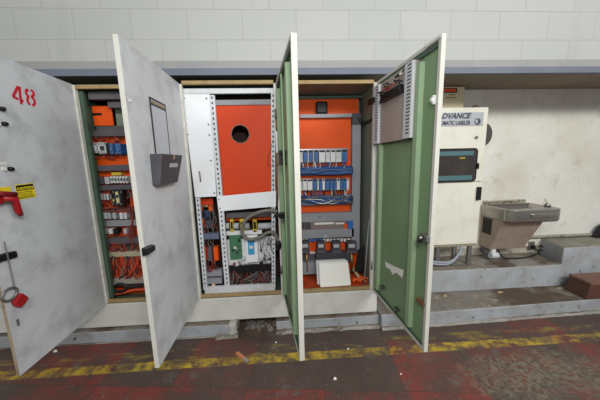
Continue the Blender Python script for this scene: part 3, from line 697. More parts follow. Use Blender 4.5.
wires(2, 26, 228, 271, 272, 287, EY-.02, [GRYW, DUCTD, BLKW, MARW, GRYW], .006, amp=1.8)
wires(2, 8, 227, 271, 272, 286, EY+.02, [GRYW, MARW], .006, horizontal=True)
pts = [(277, 211.5), (268, 210.5), (257, 213), (247, 219), (242, 227), (243, 235), (250, 239.5), (260, 237), (268, 232.5), (274, 233), (277.5, 239), (278.5, 245)]
cpart(2, MB().tube(smoothpath([at(*p, 'Y', RY-.035) for p in pts], 6), .0155, 10), 'grey_cable', GRYW)
a, b = at(277.8, 240.5, 'Y', RY-.035), at(278.8, 249.5, 'Y', RY-.035)
cpart(2, MB().tube([a, a.lerp(b, .3), a.lerp(b, .7), b], [.02, .03, .03, .018], 12), 'cable_connector', BLACK)
# narrow bay at the left
R2(196, 199, 213, 205, 'orange_bracket', od, EY+.02, .02); R2(198.5, 205.5, 208, 207, 'busbar', TAN, EY, .02); R2(208.5, 206, 213, 211, 'orange_block', ORANGE, EY, .03)
R2(198, 208, 203, 211, 'orange_block', ORANGE, EY+.01, .03); R2(203.5, 210.5, 209.5, 218.5, 'blue_relay', mat('deep_blue_relay', (52, 66, 92), .5), EY+.0, .04); R2(199, 219, 204, 224, 'orange_block', ORANGE, EY, .03)
R2(205, 220, 212, 228, 'dark_relay', CHAR, EY-.01, .05); R2(199, 224.5, 213, 226, 'busbar', ORW, EY, .01)
R2(200, 234, 219, 239, 'wire_duct', mat('blue_grey_duct', (96, 104, 124), .6), EY-.03, .06)
R2(201.5, 247.5, 206.5, 261, 'orange_block', ORANGE, EY-.02, .06); R2(213, 247.5, 218.5, 260.5, 'orange_block', ORANGE, EY-.02, .06); R2(207, 247, 212.5, 261, 'dark_relay', DUCTD, EY, .04)
R2(203, 271, 222, 276, 'wire_duct', DUCT, EY-.03, .06); R2(203.5, 279, 222, 283.5, 'wire_duct', DUCT, EY-.03, .06)
wires(2, 9, 200, 226, 218, 247, EY+.01, [MARW, BLKW, MARW, GRYW], .004); wires(2, 10, 202, 261, 220, 272, EY-.01, [REDW, MARW, BLKW], .004)
wires(2, 6, 199, 205, 214, 226, EY+.02, [MARW, BLKW, GRYW], .0035)
# switch box and lock rods on the right post
o = R2(275.8, 131, 282.5, 152, 'switch_box', WHITE, -.03, .05); R2(280.3, 142, 281.7, 151, 'box_slot', DARK, -.0315, .003, o, 0)
cpart(2, MB().tube([at(276.8, 153, 'Y', -.02), at(277.5, 200, 'Y', -.02)], .007, 8).tube([at(276, 161, 'Y', -.02), at(282.5, 171, 'Y', -.03), at(286, 177, 'Y', -.05)], .008, 8), 'lock_rod', mat('rusty_brown_steel', (136, 108, 76), .6, .3))
cpart(2, MB().cyl(at(275.5, 118, 'Y', -.015), at(276.5, 131, 'Y', -.015), .006, 8), 'lock_rod', BRASS)
cpart(2, MB().tube(smoothpath([at(*p, 'Y', .0) for p in [(273, 140), (269, 155), (268, 162), (270, 166), (273, 164), (272, 158)]], 5), .002, 4), 'thin_wire', BLKW)

# ---- cabinet with bare orange panel (index 3)
I = 3; YP = .38
cpart(3, MB().box(-.02, .752, YP, YP+.015, .03, 1.855), 'back_panel', ORANGE)
cpart(3, MB().box(-.04, .79, .03, YP, .006, .012), 'floor_panel', mat('dirty_orange_floor', (190, 70, 26), .65, dirt=(84, 60, 48), amt=.95, dscale=9))
cpart(3, MB().box(-.02, .79, YP-.01, YP-.002, 1.858, 1.885), 'top_angle', GREEND)
def R3(x0, y0, x1, y1, name, m_, yf, dep, par=None, bevel=.002): return cpart(3, rect(x0, y0, x1, y1, yf, dep), name, m_, bevel, par)
a, b = at(315.8, 101, 'Y', YP-.05), at(328, 113.8, 'Y', YP-.05)
fo = cpart(3, MB().box(a.x, b.x, YP-.05, YP, a.z, b.z), 'fan', BLACK, .018)
cc = (a+b)/2; cpart(3, MB().tube([V((cc.x+.042*math.cos(t_), YP-.052, cc.z+.042*math.sin(t_))) for t_ in [2*math.pi*k/20 for k in range(21)]], .003, 5, caps=False), 'fan_ring', CHAR, 0, fo)
R3(300, 114.2, 353, 117.2, 'cross_rail', mat('rail_grey', (134, 132, 138), .5, .2), YP-.04, .038)
R3(352.5, 125, 359.5, 250, 'vertical_duct', DUCT, YP-.07, .068)
R3(352.5, 113, 361, 125, 'junction_box', CHAR, YP-.06, .058)
cpart(3, MB().tube(smoothpath([at(358, 119, 'Y', YP-.05), at(363, 123, 'Y', .3), at(370, 121, 'Y', .15), at(374, 117, 'Y', .06)], 5), .014, 8), 'cable', BLKW)
cpart(3, MB().tube(smoothpath([at(361, 119, 'Y', YP-.06), at(366, 108, 'Y', .2), at(372, 96, 'Y', .06)], 5), .0035, 6), 'thin_wire', BRASS)
CY = YP-.08
def terminal(x0, y0, x1, y1, m_):
    o = R3(x0, y0, x1, y1, 'terminal_module', m_, CY, .078)
    R3(x0+.5, y0+.4, x1-.5, y0+2, 'terminal_screw', DARK if m_ is not BLUEP else LGREY, CY-.004, .004, o, 0)
    if m_ is BLUED or m_ is BLUEP: R3(x0+.6, y0+3.5, x1-.6, y1-2.5, 'relay_cap', BLUEP if m_ is BLUED else BLUED, CY-.012, .012, o, 0)
    else: R3(x0+.3, y1-2.6, x1-.3, y1-.8, 'marker', LABW, CY-.003, .003, o, 0)
row1 = [(299, 303, LGREY), (303.3, 307.2, BLUED), (307.5, 308.9, LGREY), (309.1, 312.8, BLUED), (313, 314.2, LGREY), (314.4, 318, BLUED), (319, 325.4, WHITEP), (325.8, 330.2, LGREY), (330.6, 335.6, WHITEP), (336, 341.6, LGREY), (342, 347.2, BLUED)]
for x0, x1, m_ in row1: terminal(x0, 150.2-(x0-299)*.012, x1, 162.6-(x0-299)*.012, m_)
R3(299, 149, 348.5, 150, 'din_rail', STEEL, YP-.03, .028)
for k in range(24): wires_ = None
wires(3, 26, 300, 162.5, 347, 168, CY+.01, [BLUW, BLUW, GRYW, LABW], .004, amp=.3)
R3(298, 167, 353, 174.5, 'wire_duct', mat('dark_blue_grey_duct', (58, 74, 118), .6), YP-.05, .048)
wires(3, 22, 299, 167, 353, 174, YP-.06, [BLUW, BLUW, BLUW, BLUED], .006, horizontal=True)
row2 = [(299, 302.5, LGREY), (302.8, 307, WHITEP), (307.3, 312.6, WHITEP), (313, 316.5, BLUED), (317, 319, LGREY), (319.3, 322, BLUED), (322.4, 325, WHITEP), (325.3, 329.5, BLUED), (329.8, 333.5, BLUED), (333.8, 336.5, BLUED), (336.8, 340, LGREY), (340.3, 343, BLUED), (343.3, 346.4, BLUED), (346.8, 349, WHITEP)]
for x0, x1, m_ in row2: terminal(x0, 179.2-(x0-299)*.012, x1, 190.5-(x0-299)*.012, m_)
wires(3, 24, 300, 190, 348, 196, CY+.01, [BLUW, GRYW, BLKW, LABW], .004, amp=.4)
R3(298, 196, 352.5, 204, 'wire_duct', mat('slate_blue_duct', (88, 104, 132), .6), YP-.05, .048)
wires(3, 22, 299, 196, 353, 204, YP-.06, [BLUW, BLUW, GRYW, BLKW, LABW, BLUED], .005, horizontal=True)
d1 = R3(299, 214, 352, 220.6, 'wire_duct', DUCT, YP-.07, .068); 
c = at(319.5, 217.2, 'Y', YP-.07); cpart(3, MB().tube([V((c.x+.012*math.cos(t_), YP-.071, c.z+.012*math.sin(t_))) for t_ in [2*math.pi*k/12 for k in range(13)]], .002, 4, caps=False), 'duct_mark', CHAR, 0, d1)
R3(299, 221.5, 347, 229.5, 'module_rack', mat('rack_brown_grey', (126, 112, 106), .5), YP-.06, .058)
for (x0, x1) in ((314.5, 334), (335.5, 344)): R3(x0, 222.8, x1, 224.2, 'white_strip', LABW, YP-.064, .004)
for (x0, x1) in ((299.5, 305), (305.5, 311)): R3(x0, 223, x1, 229, 'io_module', CHAR, YP-.07, .012)
R3(344.3, 224, 347.4, 228.8, 'orange_block', ORANGE, YP-.066, .03); R3(347.8, 220.8, 353, 228.8, 'blue_block', BLUEP, YP-.08, .078)
R3(299, 230.5, 354, 236.8, 'wire_duct', DUCT, YP-.07, .068)
for k in range(15):
    x = 302+k*3.5; m_ = BLUEP if 2 <= k <= 5 else random.choice([LABW, LGREY, WHITEP])
    R3(x, 239+random.uniform(-.3, .3), x+2.6, 241.6, 'terminal_block', m_, YP-.05, .048)
c = at(325.5, 236.6, 'Y', YP-.08); cpart(3, MB().cyl((c.x, YP-.074, c.z), (c.x, YP-.068, c.z), .01, 10), 'white_dot', LABW)
for x0, x1 in ((300.5, 309.5), (317.2, 325.2), (332.5, 340.6), (347.5, 356.5)):
    o = R3(x0, 242, x1, 250.5, 'control_transformer', CHAR, YP-.12, .118); R3(x0+1.2, 244.3, x1-1.6, 247.5, 'transformer_label', GREYP, YP-.122, .003, o, 0)
    R3(x0-.4, 250, x1+.4, 253, 'transformer_foot', DUCTD, YP-.11, .1, o)
for x0, x1 in ((309.8, 317), (325.6, 332.2), (341, 347.2)): R3(x0, 252.4, x1, 254, 'wire_lug', LABW, YP-.03, .028)
for x in (306.5, 351.5):
    a, b = at(x, 253, 'Y', YP-.09), at(x+.8, 272, 'Y', YP-.09); cpart(3, MB().cyl(a, b, .012, 10), 'conduit_stub', BRASS)
R3(316, 254, 352, 261, 'dark_plate', CHAR, YP-.1, .098); R3(300, 254, 315, 262, 'dark_plate', DUCTD, YP-.03, .028); R3(299, 263, 318, 274, 'grey_plate', DUCT, YP-.1, .098)
# things lying in the bottom of that cabinet
zc = .014
wb = thing('paper_pad', 'thick white paper pad propped upright on the cabinet bottom below the transformers', 'paper pad', tuple(at(334, 288, 'Y', .12)))
# sheet block leaning back
f = [at(318.5, 263.5, 'Y', .19), at(348.5, 262, 'Y', .19), at(351.5, 287, 'Y', .06), at(320, 288.5, 'Y', .06)]
zmin = .014; f[2].z = zmin+.004; f[3].z = zmin
wb.location = (f[3]+f[2])/2
off = V((0, .045, .012))
ob = V(wb.location)
lo = [f[3], f[2], f[1], f[0]]
mb = MB().hexa(lo, [q+off for q in lo]); mb.build('sheets', PAPER, wb, off=ob, bevel=.012)
lo2 = [q+off+V((-.02, .002, -.004 if j > 1 else 0)) for j, q in enumerate(lo)]; 
MB().hexa(lo2, [q+V((0, .02, .004)) for q in lo2]).build('backing_board', LGREY, wb, off=ob, bevel=.003)
lines = MB()
for v in range(6):
    for k in range(7):
        if random.random() < .35: continue
        u0 = .12+k*.11; v0 = .35+v*.08
        g = lambda u, v: lo[0].lerp(lo[1], u).lerp(lo[3].lerp(lo[2], u), 1-v)
        nn = (lo[1]-lo[0]).cross(lo[3]-lo[0]).normalized(); nn = nn if nn.y < 0 else -nn
        q = [g(u0, v0), g(u0+.07, v0), g(u0+.07, v0+.015), g(u0, v0+.015)]; lines.hexa([p_+nn*.0002 for p_ in q], [p_+nn*.0009 for p_ in q])
lines.build('faint_print', mat('faint_grey_print', (222, 222, 214), .7), wb, off=ob)
a, b = at(353, 268, 'Y', .30), at(361, 283.5, 'Y', .14); b.z = .03; a2 = V(a)
mb = MB(); dx = V((.018, 0, 0)); 
mb.hexa([b-dx, b+dx, b+dx+V((0, .03, .0)), b-dx+V((0, .03, 0))], [a-dx, a+dx, a+dx+V((0, .03, 0)), a-dx+V((0, .03, 0))])
o = mb.build('wooden_slat', WOODS, None, loc=b, off=b, bevel=.003); tag(o, 'short bare wooden slat leaning beside the white paper pad', 'slat')
P4 = [at(355, 271, 'Y', .20), at(366.5, 272, 'Y', .19), at(368, 245, 'Y', .20), at(359, 250, 'Y', .22)]
for q in P4: q.x = min(q.x, .775)
bpn = MB().hexa(P4, [q+V((-.004, .014, 0)) for q in P4])
zlow = min(q.z for q in P4[:2])
b_ = V((P4[0]+P4[1])/2); o = bpn.build('black_board', BLACK, None, loc=b_, off=b_, bevel=.004); tag(o, 'black board leaning on the right wall of the cabinet above the slat', 'board')
for k, (p0, p1, lab) in enumerate((((364, 280, .05), (372, 219, .10), 'thin grey rod leaning in the cabinet corner, left of two'), ((370, 283, .03), (373, 205, .07), 'thin grey rod leaning in the cabinet corner, right of two'))):
    a = at(p0[0], p0[1], 'Y', p0[2]); b = at(p1[0], p1[1], 'Y', p1[2]); a.x = min(a.x, .785); b.x = min(b.x, .785); a.z = .02
    o = MB().cyl(V((0, 0, 0)), b-a, .006, 8).build('steel_rod', DUCT, None, loc=a); tag(o, lab, 'rod', 'rods leaning in the open cabinet')
c = at(366, 283, 'Y', .1); mb = MB()
for k in range(5):
    s = V((random.uniform(-.07, .05), random.uniform(-.03, .05), .012)); pts = [V((0, 0, .012))+s, s+V((.03, .02, .03)), s+V((.06, -.01, .02)), s+V((.08, .02, .012))]
    mb.tube(smoothpath(pts, 4), .009, 6)
c.z = .014; c.x = min(c.x, .70); o = mb.build('orange_wire_coil', mat('bright_orange_wire', (230, 96, 36), .5), None, loc=c); tag(o, 'tangle of bright orange wire on the cabinet bottom beside the slat', 'wire')
c = at(213.3, 285.3, 'Y', .06); o = MB().hexa([V((-.018, 0, -.016)), V((.004, -.002, -.022)), V((.02, 0, .006)), V((-.006, 0, .02))], [V((-.018, .004, -.016)), V((.004, .002, -.022)), V((.02, .004, .006)), V((-.006, .004, .02))]).build('paper_tag', TAGO, cabs[2], loc=c-V(cabs[2].location)); o['label'] = 'pale orange tag'

# ------------------------------------------------------------------ labelling machine control box
MY = .35
m0, m1 = at(437, 107, 'Y', MY), at(489, 108, 'Y', MY); mzb = at(479, 243.5, 'Y', MY).z
mx0, mx1, mzt = 1.50, 2.108, 1.752
mach = thing('control_box', 'tall white machine control box with silver nameplate and dark window on stub legs', 'control box', ((mx0+mx1)/2, MY, .04))
def mp(mb, name, m_, bevel=0, par=None): return mb.build(name, m_, par or mach, off=V(mach.location), bevel=bevel)
mp(MB().box(mx0, mx1, MY+.02, MY+.135, mzb, mzt-.01), 'body', MACH, .006)
zs = at(460, 182.5, 'Y', MY).z
ud = mp(MB().box(mx0+.004, mx1-.004, MY, MY+.019, zs+.006, mzt), 'upper_door', MACH, .006)
ldr = mp(MB().box(mx0+.004, mx1-.004, MY, MY+.019, mzb, zs-.006), 'lower_door', MACH, .006)
mp(MB().box(mx0+.01, mx1-.01, MY+.012, MY+.13, mzb-.03, mzb), 'base_frame', mat('stained_base_paint', (150, 142, 116), .6, dirt=(90, 80, 60), amt=.6), .003)
# window
a, b = at(430, 149, 'Y', MY), at(475.5, 181.5, 'Y', MY)
def rrect(x0, x1, z0, z1, r, n=5):
    pts = []
    for cx, cz, s in ((x1-r, z1-r, 0), (x0+r, z1-r, 1), (x0+r, z0+r, 2), (x1-r, z0+r, 3)):
        for k in range(n+1): t_ = math.pi/2*(s+k/n); pts.append((cx+r*math.cos(t_), cz+r*math.sin(t_)))
    return pts
pr = rrect(a.x, b.x, b.z, a.z, .04)
wn = mp(MB().hexa([(x, MY-.004, z) for x, z in pr], [(x, MY, z) for x, z in pr]), 'window_gasket', BLACK, 0, ud)
pr = rrect(a.x+.014, b.x-.014, b.z+.014, a.z-.014, .028)
mp(MB().hexa([(x, MY-.006, z) for x, z in pr], [(x, MY-.004, z) for x, z in pr]), 'window_pane', WIN, 0, ud)
mp(MB().box(a.x+.014, b.x-.05, MY-.0085, MY-.006, a.z-.075, a.z-.03), 'window_bar', TEAL, 0, ud)
mp(MB().box(a.x+.014, b.x-.05, MY-.0085, MY-.006, b.z+.02, b.z+.07), 'window_bar', TEAL, 0, ud)
c = at(462, 158, 'Y', MY); mp(MB().box(c.x-.03, c.x+.03, MY-.0085, MY-.006, c.z-.01, c.z+.01), 'yellow_mark', mat('dull_yellow', (150, 136, 40), .5), 0, ud)
# nameplate
a, b = at(425, 113.6, 'Y', MY), at(482.6, 125.7, 'Y', MY); a.x = mx0+.025
npl = mp(MB().box(a.x, b.x, MY-.003, MY, b.z-.002, a.z+.006), 'nameplate', PLATE, .001, ud); npl['label'] = 'silver nameplate reading ADVANCE AUTOMATIC LABELER'
DT = mat('dark_plate_print', (62, 64, 70), .5)
O_ = V(mach.location)
e = at(469.5, 118.2, 'Y', MY-.0035); me = lettering('ADVANCE', .074, shear=.35, bold=.0032, align='RIGHT'); place_text('lettering', me, DT, ud, (e.x, MY-.0036, e.z), (1, 0, 0), (0, 0, 1), O_)
e = at(470, 125, 'Y', MY-.0035); me = lettering('AUTOMATIC LABELER', .056, bold=.002, align='RIGHT'); me.transform(Matrix.Diagonal((.72, 1, 1, 1))); place_text('lettering', me, DT, ud, (e.x, MY-.0036, e.z+.004), (1, 0, 0), (0, 0, 1), O_)
c = at(477.5, 121.6, 'Y', MY-.003)
mb = MB().cyl((c.x, MY-.003, c.z), (c.x, MY-.0045, c.z), .033, 20); mp(mb, 'emblem', DT, 0, ud)
mp(MB().cyl((c.x-.008, MY-.0045, c.z+.002), (c.x-.008, MY-.0055, c.z+.002), .02, 16), 'emblem_field', PLATE, 0, ud)
mp(MB().cyl((c.x+.006, MY-.0055, c.z+.002), (c.x+.006, MY-.0065, c.z+.002), .009, 12), 'emblem_dot', DT, 0, ud)
for (px, py, m_) in ((476.2, 137.5, DSTEEL), (477, 164.5, BLACK)):
    c = at(px, py, 'Y', MY); mp(MB().cyl((c.x, MY, c.z), (c.x, MY-.012, c.z), .016, 14), 'door_lock', m_, 0, ud)
c = at(477.6, 166, 'Y', MY-.015); mp(MB().box(c.x-.008, c.x+.012, MY-.025, MY-.012, c.z-.03, c.z+.02), 'lock_key', BLACK, .003, ud)
a, b = at(478.5, 187, 'Y', MY-.02), at(480.3, 200, 'Y', MY-.02); mp(MB().box(a.x-.006, b.x+.004, MY-.025, MY, b.z, a.z), 'door_handle', BLACK, .004, ldr)
for px in (439, 456, 471):
    a = at(px, 247, 'Y', MY+.02)
    mp(MB().box(a.x-.022, a.x+.022, MY+.03, MY+.06, .046, mzb-.03).box(a.x-.035, a.x+.035, MY+.01, MY+.08, .042, .05), 'leg', DSTEEL, .003)
pts = [at(460.5, 247, 'Y', MY+.02), at(459, 254, 'Y', MY+.01), at(452, 262, 'Y', MY-.02), at(443, 264.5, 'Y', MY-.04), at(425, 263, 'Y', MY-.02)]
mb = MB()
for dz in (0, .024): mb.tube(smoothpath([p_+V((dz*.5, 0, dz)) for p_ in pts], 6), .012, 8)
mp(mb, 'flexible_conduit', mat('grey_conduit', (150, 156, 166), .45))
# beige box with warning label on the wall above
bx = at(441, 90, 'Y', .46); by_ = at(464.5, 108, 'Y', .46)
BX0, BX1 = 1.42, at(464, 100, 'Y', .46).x
bz1 = at(455, 84.5, 'Y', .46).z
bb = thing('wall_box', 'beige box with orange warning label on the wall above the white control box', 'wall box', ((BX0+BX1)/2, .54, 1.755))
MB().box(BX0, BX1, .46, YB, 1.755, min(1.985, bz1)).build('body', BEIGE, bb, off=V(bb.location), bevel=.004)
a, b = at(436, 88.3, 'Y', .46), at(456.8, 92.8, 'Y', .46)
lb = MB().box(a.x, b.x, .457, .46, b.z, a.z).build('warning_label', BLACK, bb, off=V(bb.location))
MB().box(a.x, b.x-.012, .4555, .457, b.z+.01, a.z-.008).build('label_field', mat('orange_red_label', (214, 78, 40), .5), lb, off=V(bb.location))
mb = MB(); z = b.z-.025
for (l, x_) in ((.06, 449), (.11, 446)):
    q = at(x_, 95, 'Y', .459); xx = q.x
    for k in range(4): mb.box(xx+l*k/4, xx+l*(k+.7)/4, .4585, .46, z, z+.012)
    z -= .03
mb.build('label_print', mat('tan_brown_print', (120, 96, 50), .6), bb, off=V(bb.location))
c = at(470.5, 105, 'Y', .5); o = MB().tube([V((0, 0, 0)), V((0, 0, .03)), V((0, 0, .045))], [.035, .032, .015], 14).build('cable_gland', mat('brown_gland', (96, 78, 60), .5, .3), None, loc=(c.x, .43, mzt-.0095)); tag(o, 'small brown cable gland on top of the white control box', 'gland')
# black round wheel behind the box
a, b = at(489, 122, 'Y', .48), at(495.5, 146, 'Y', .48)
c = V((a.x-.035, .48, (a.z+b.z)/2)); rad = .13
pr = []
for k in range(28): t_ = 2*math.pi*k/28; pr.append((c.x+.115*math.cos(t_)*.95, c.z+rad*math.sin(t_)))
mb = MB().hexa([(x, .50, z) for x, z in pr], [(x, YB+.01, z) for x, z in pr]); o = mb.build('round_cover', mat('dark_grey_cover', (74, 70, 66), .6), None, loc=c, off=c, bevel=.012); tag(o, 'dark round cover on the wall, half hidden behind the white control box', 'cover')

# ------------------------------------------------------------------ drinking fountain
fx0, fx1 = 2.335, 2.955; fz = .684
ft = thing('drinking_fountain', 'stainless steel drinking fountain hung on the stained wall', 'drinking fountain', ((fx0+fx1)/2, YB, .165))
def fp(mb, name, m_, bevel=0, par=None): return mb.build(name, m_, par or ft, off=V(ft.location), bevel=bevel)
# apron with rounded front corners, hollow bowl on top
def outline(ins=0., n=8):
    x0, x1, y0, y1 = fx0+ins, fx1-ins, 0.228+ins, YB-.002-ins*.8; r = .085-ins*.3; pts = [(x0, y1)]
    for cx, cy, s in ((x0+r, y0+r, 2), (x1-r, y0+r, 3)):
        for k in range(n+1): t_ = math.pi/2*(s+k/n); pts.append((cx+r*math.cos(t_), cy+r*math.sin(t_)))
    pts.append((x1, y1)); return pts
rings = [(0.01, fz-.142), (0., fz-.128), (0., fz-.012), (.006, fz-.002), (.014, fz), (.03, fz-.001), (.05, fz-.018), (.09, fz-.055), (.15, fz-.07)]
mb = MB(); nv = len(outline())
vs = []; fs = []
for ins, z in rings: vs += [(x, y, z) for x, y in outline(ins)]
for r_ in range(len(rings)-1):
    for k in range(nv): fs.append((r_*nv+k, r_*nv+(k+1) % nv, (r_+1)*nv+(k+1) % nv, (r_+1)*nv+k))
fs.append(tuple((len(rings)-1)*nv+k for k in range(nv))); fs.append(tuple(reversed(range(nv))))
mb.add(vs, fs, 0, False); basin = fp(mb, 'basin', SS, .003)
fp(MB().cyl((2.62, .43, fz-.0695), (2.62, .43, fz-.065), .03, 16), 'drain', DSTEEL, 0, basin)
pbx = at(533, 214, 'Y', .24).x; pbe = at(556, 213, 'Y', .24).x
fp(MB().box(pbx-.03, min(pbe, fx1-.09), .214, .235, fz-.09, fz-.045), 'push_bar', SS, .006)
fp(MB().box(fx0+.02, fx1-.08, YB-.03, YB-.002, fz-.01, fz+.045), 'backsplash', SSR, .008)
c = at(555, 206, 'Y', .33); c.x = min(c.x, 2.87)
bub = fp(MB().tube([V((c.x, .34, fz-.004)), V((c.x, .34, fz+.025)), V((c.x, .34, fz+.036))], [.03, .028, .02], 14), 'bubbler', STEEL)
fp(MB().tube(smoothpath([(c.x, .34, fz+.03), (c.x-.005, .345, fz+.055), (c.x-.012, .355, fz+.075), (c.x-.02, .365, fz+.085)], 4), [.008]*13, 8), 'spout', mat('pale_green_spout', (188, 190, 150), .5), 0, bub)
# tapering housing below
hx0, hx1 = fx0+.012, 2.80
yb_ = YB-.002; zt_, zb_ = fz-.135, .175
mb = MB().hexa([(hx0, .45, zb_), (hx1-.03, .45, zb_), (hx1-.03, yb_, zb_), (hx0, yb_, zb_)], [(hx0, .31, zt_), (hx1+.03, .31, zt_), (hx1+.03, yb_, zt_), (hx0, yb_, zt_)])
fp(mb, 'housing', SSB, .006)
mb = MB(); x = hx0-.003
mb.box(x, x+.004, YB-.17, YB-.04, zt_-.2, zt_-.01, 0)
for k in range(9): z = zt_-.19+k*.019; mb.box(x-.002, x+.002, YB-.165, YB-.045, z, z+.009, 1)
fp(mb, 'side_grille', [GRILLE, BLACK])
pts = [(2.36, .50, .155), (2.40, .47, .11), (2.47, .46, .1)]
fp(MB().tube(smoothpath([(2.42, .49, .175), (2.41, .47, .13), (2.40, .45, .10)], 4), .03, 12).tube([(2.36, .45, .10), (2.45, .45, .10)], .036, 12), 'water_trap', LGREY)
fp(MB().tube(smoothpath([(2.38, .5, .1), (2.34, .5, .12), (2.33, .56, .15)], 4), .02, 10), 'waste_pipe', CHAR)
# cord and outlet
c = at(533, 246, 'Y', YB-.03)
ou = thing('wall_outlet', 'small grey wall outlet with black plug beneath the drinking fountain', 'outlet', (c.x, YB, c.z))
MB().box(-.035, .035, -.02, -.001, -.05, .05).build('outlet_plate', DSTEEL, ou, bevel=.004)
MB().cyl((0, -.045, -.01), (0, -.02, -.01), .024, 12).build('plug', BLACK, ou)
pts = [V((c.x, YB-.05, c.z-.03)), V((c.x-.01, .5, .09)), V((c.x-.2, .46, .052)), V((2.56, .44, .06)), V((2.50, .46, .10)), V((2.48, .49, .168))]
o = MB().tube(smoothpath(pts, 6), .0085, 8).build('power_cord', BLACK, None, loc=pts[2], off=pts[2]); tag(o, 'black power cord looping under the drinking fountain', 'cord')
# small valve bracket further right on the wall foot
c = at(547, 249, 'Y', YB-.03)
o = MB().box(-.02, .02, -.03, .028, -.09, .07).box(-.06, -.02, -.03, .02, .03, .05).box(-.06, -.02, -.03, .02, -.02, .0).build('pipe_bracket', mat('dark_iron', (60, 58, 58), .6), None, loc=(c.x-.02, YB-.031, c.z), bevel=.003); tag(o, 'dark iron bracket on the wall foot right of the fountain', 'bracket')
# pipe along the wall foot
zz = at(575, 241.5, 'Y', YB-.03).z
o = MB().cyl((-.85, 0, 0), (2.0, 0, 0), .018, 10).build('wall_pipe', mat('painted_pipe', (150, 146, 132), .6, dirt=(80, 74, 62), amt=.8, dscale=8), None, loc=(3.2, YB-.02, max(.250, zz))); tag(o, 'grimy horizontal pipe along the wall foot above the grey ledge block', 'pipe')
c = at(598, 236, 'Y', .55)
mb = MB().hexa([V((-.055, 0, 0)), V((.12, 0, 0)), V((.12, .05, 0)), V((-.055, .05, 0))], [V((.02, 0, .14)), V((.12, 0, .2)), V((.12, .05, .2)), V((.02, .05, .14))])
o = mb.build('dark_bracket', BLACK, None, loc=(c.x, .53, .2262), bevel=.004); tag(o, 'black angled bracket on the ledge block at the far right edge', 'bracket')

# ------------------------------------------------------------------ brown box on the low step
q = [at(563.5, 271.5, 'Z', -.045), at(587.3, 283, 'Z', -.045)]
bxm = thing('brown_box', 'brown painted low box standing on the step at far right', 'box', (3.4, .1, -.2125))
bl = [(2.99, -.035), (3.9, -.015), (3.9, .185), (3.01, .185)]; tl2 = [(3.03, -.03), (3.9, -.01), (3.9, .18), (3.05, .18)]
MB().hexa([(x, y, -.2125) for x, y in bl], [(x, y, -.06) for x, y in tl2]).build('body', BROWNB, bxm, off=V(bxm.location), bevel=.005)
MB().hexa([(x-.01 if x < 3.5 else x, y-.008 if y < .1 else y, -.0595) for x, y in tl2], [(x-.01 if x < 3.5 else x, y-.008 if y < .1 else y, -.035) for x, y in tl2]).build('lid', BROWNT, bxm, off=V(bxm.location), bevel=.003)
c = at(591, 272, 'Z', -.03); 
o = MB().tube([V((0, 0, 0)), V((.03, .01, .006)), V((.05, .0, .002))], [.01, .014, .006], 6).build('plaster_crumb', PAPER, None, loc=(min(c.x, 3.5), .05, -.027)); tag(o, 'white plaster crumb on top of the brown box', 'crumb')

# ------------------------------------------------------------------ litter
c = at(242, 357.5, 'Z', ZF)
st_ = thing('scrap_stick', 'copper-brown broken stick lying on the yellow floor line', 'stick', (c.x, c.y, ZF), -.75)
MB().hexa([V((-.07, -.016, .0)), V((-.07, .016, .0)), V((-.07, .014, .018)), V((-.07, -.014, .018))], [V((.03, -.014, 0)), V((.03, .014, 0)), V((.03, .012, .016)), V((.03, -.012, .016))]).build('stick_body', RUSTP, st_, bevel=.003)
MB().hexa([V((.03, -.017, 0)), V((.03, .017, 0)), V((.03, .015, .014)), V((.03, -.015, .014))], [V((.075, -.012, 0)), V((.075, .012, 0)), V((.075, .01, .01)), V((.075, -.01, .01))]).build('stick_tip', mat('pale_grey_end', (150, 140, 134), .7), st_)
lit = [(55.5, 351.5, .018, 'white paint flake on the floor beside the open door with the 48', 'near_white'), (335, 379, .014, 'small white pebble on the red floor in front of the yellow line', 'p'),
       (348, 349, .009, 'tiny pale chip on the floor behind the yellow line, in front of the middle step', 'p'), (401, 374, .008, 'tiny pale chip on the dark floor below the green-lined door', 'p'), (276, 342.5, .009, 'tiny pale chip on the red floor by the middle step corner', 'p')]
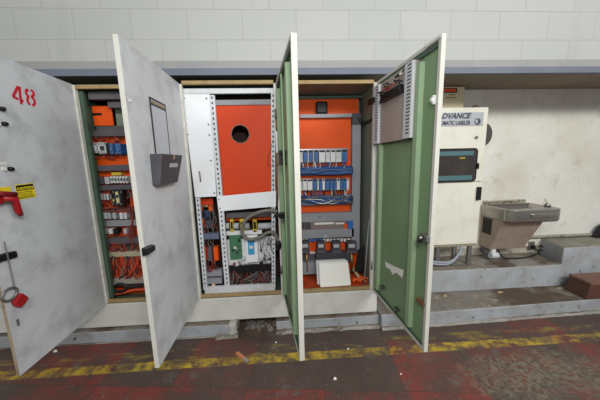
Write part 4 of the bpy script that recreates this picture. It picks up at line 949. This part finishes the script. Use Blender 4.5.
for px, py, r, lab, _ in lit:
    c = at(px, py, 'Z', ZF); mb = MB()
    a = [V((r*random.uniform(.7, 1.1)*math.cos(t_), r*random.uniform(.5, 1)*math.sin(t_), 0)) for t_ in [2*math.pi*k/7 for k in range(7)]]
    mb.hexa(a, [q*.7+V((0, 0, r*.7)) for q in a]); o = mb.build('paint_chip', PAPER, None, loc=(c.x, c.y, ZF)); tag(o, lab, 'chip', 'chips littering the floor')
for px, py, lab in ((541, 279.5, 'dry brown leaf scrap left on the low step before the ledge'), (445, 296, 'large tan flake on the low step beside the green-lined door'), (500, 292.5, 'tan flake on the low step in front of the ledge middle')):
    c = at(px, py, 'Z', -.2125); a = [V((.045*random.uniform(.5, 1.1)*math.cos(t_), .02*random.uniform(.5, 1)*math.sin(t_), 0)) for t_ in [2*math.pi*k/8 for k in range(8)]]
    c.y = min(c.y, .2); o = MB().hexa(a, [q*.8+V((0, 0, .008)) for q in a]).build('debris_flake', mat('tan_debris', (176, 156, 116), .9), None, loc=(c.x, c.y, -.21255)); tag(o, lab, 'flake', 'debris flakes on the low step')

# ------------------------------------------------------------------ light
wd = bpy.data.worlds.new('world'); S.world = wd; wd.use_nodes = True
bg = wd.node_tree.nodes['Background']; bg.inputs[0].default_value = (.95, .98, 1, 1); bg.inputs[1].default_value = .36
def area(name, loc, tgt, sx, sy, e, col=(1, 1, 1)):
    d = bpy.data.lights.new(name, 'AREA'); d.shape = 'RECTANGLE'; d.size = sx; d.size_y = sy; d.energy = e; d.color = col
    o = bpy.data.objects.new(name, d); COL.objects.link(o); o.location = loc; o.rotation_euler = (V(tgt)-V(loc)).to_track_quat('-Z', 'Y').to_euler(); return o
area('ceiling_lamp_near', (-.4, -4.6, 3.9), (-.6, 0, 1.0), 3.6, .6, 110, (1, .99, .96))
area('ceiling_lamp_far', (3.6, -4.4, 3.7), (.6, 0, .8), 3.6, .8, 205, (1, .99, .96))
area('camera_flash', (.1, -2.35, 1.75), (.1, 0, 1.1), .35, .25, 18, (1, 1, 1))
vs_ = S.view_settings; vs_.view_transform = 'Standard'; vs_.look = 'None'; vs_.exposure = 0.; vs_.gamma = 1; vs_.use_curve_mapping = False
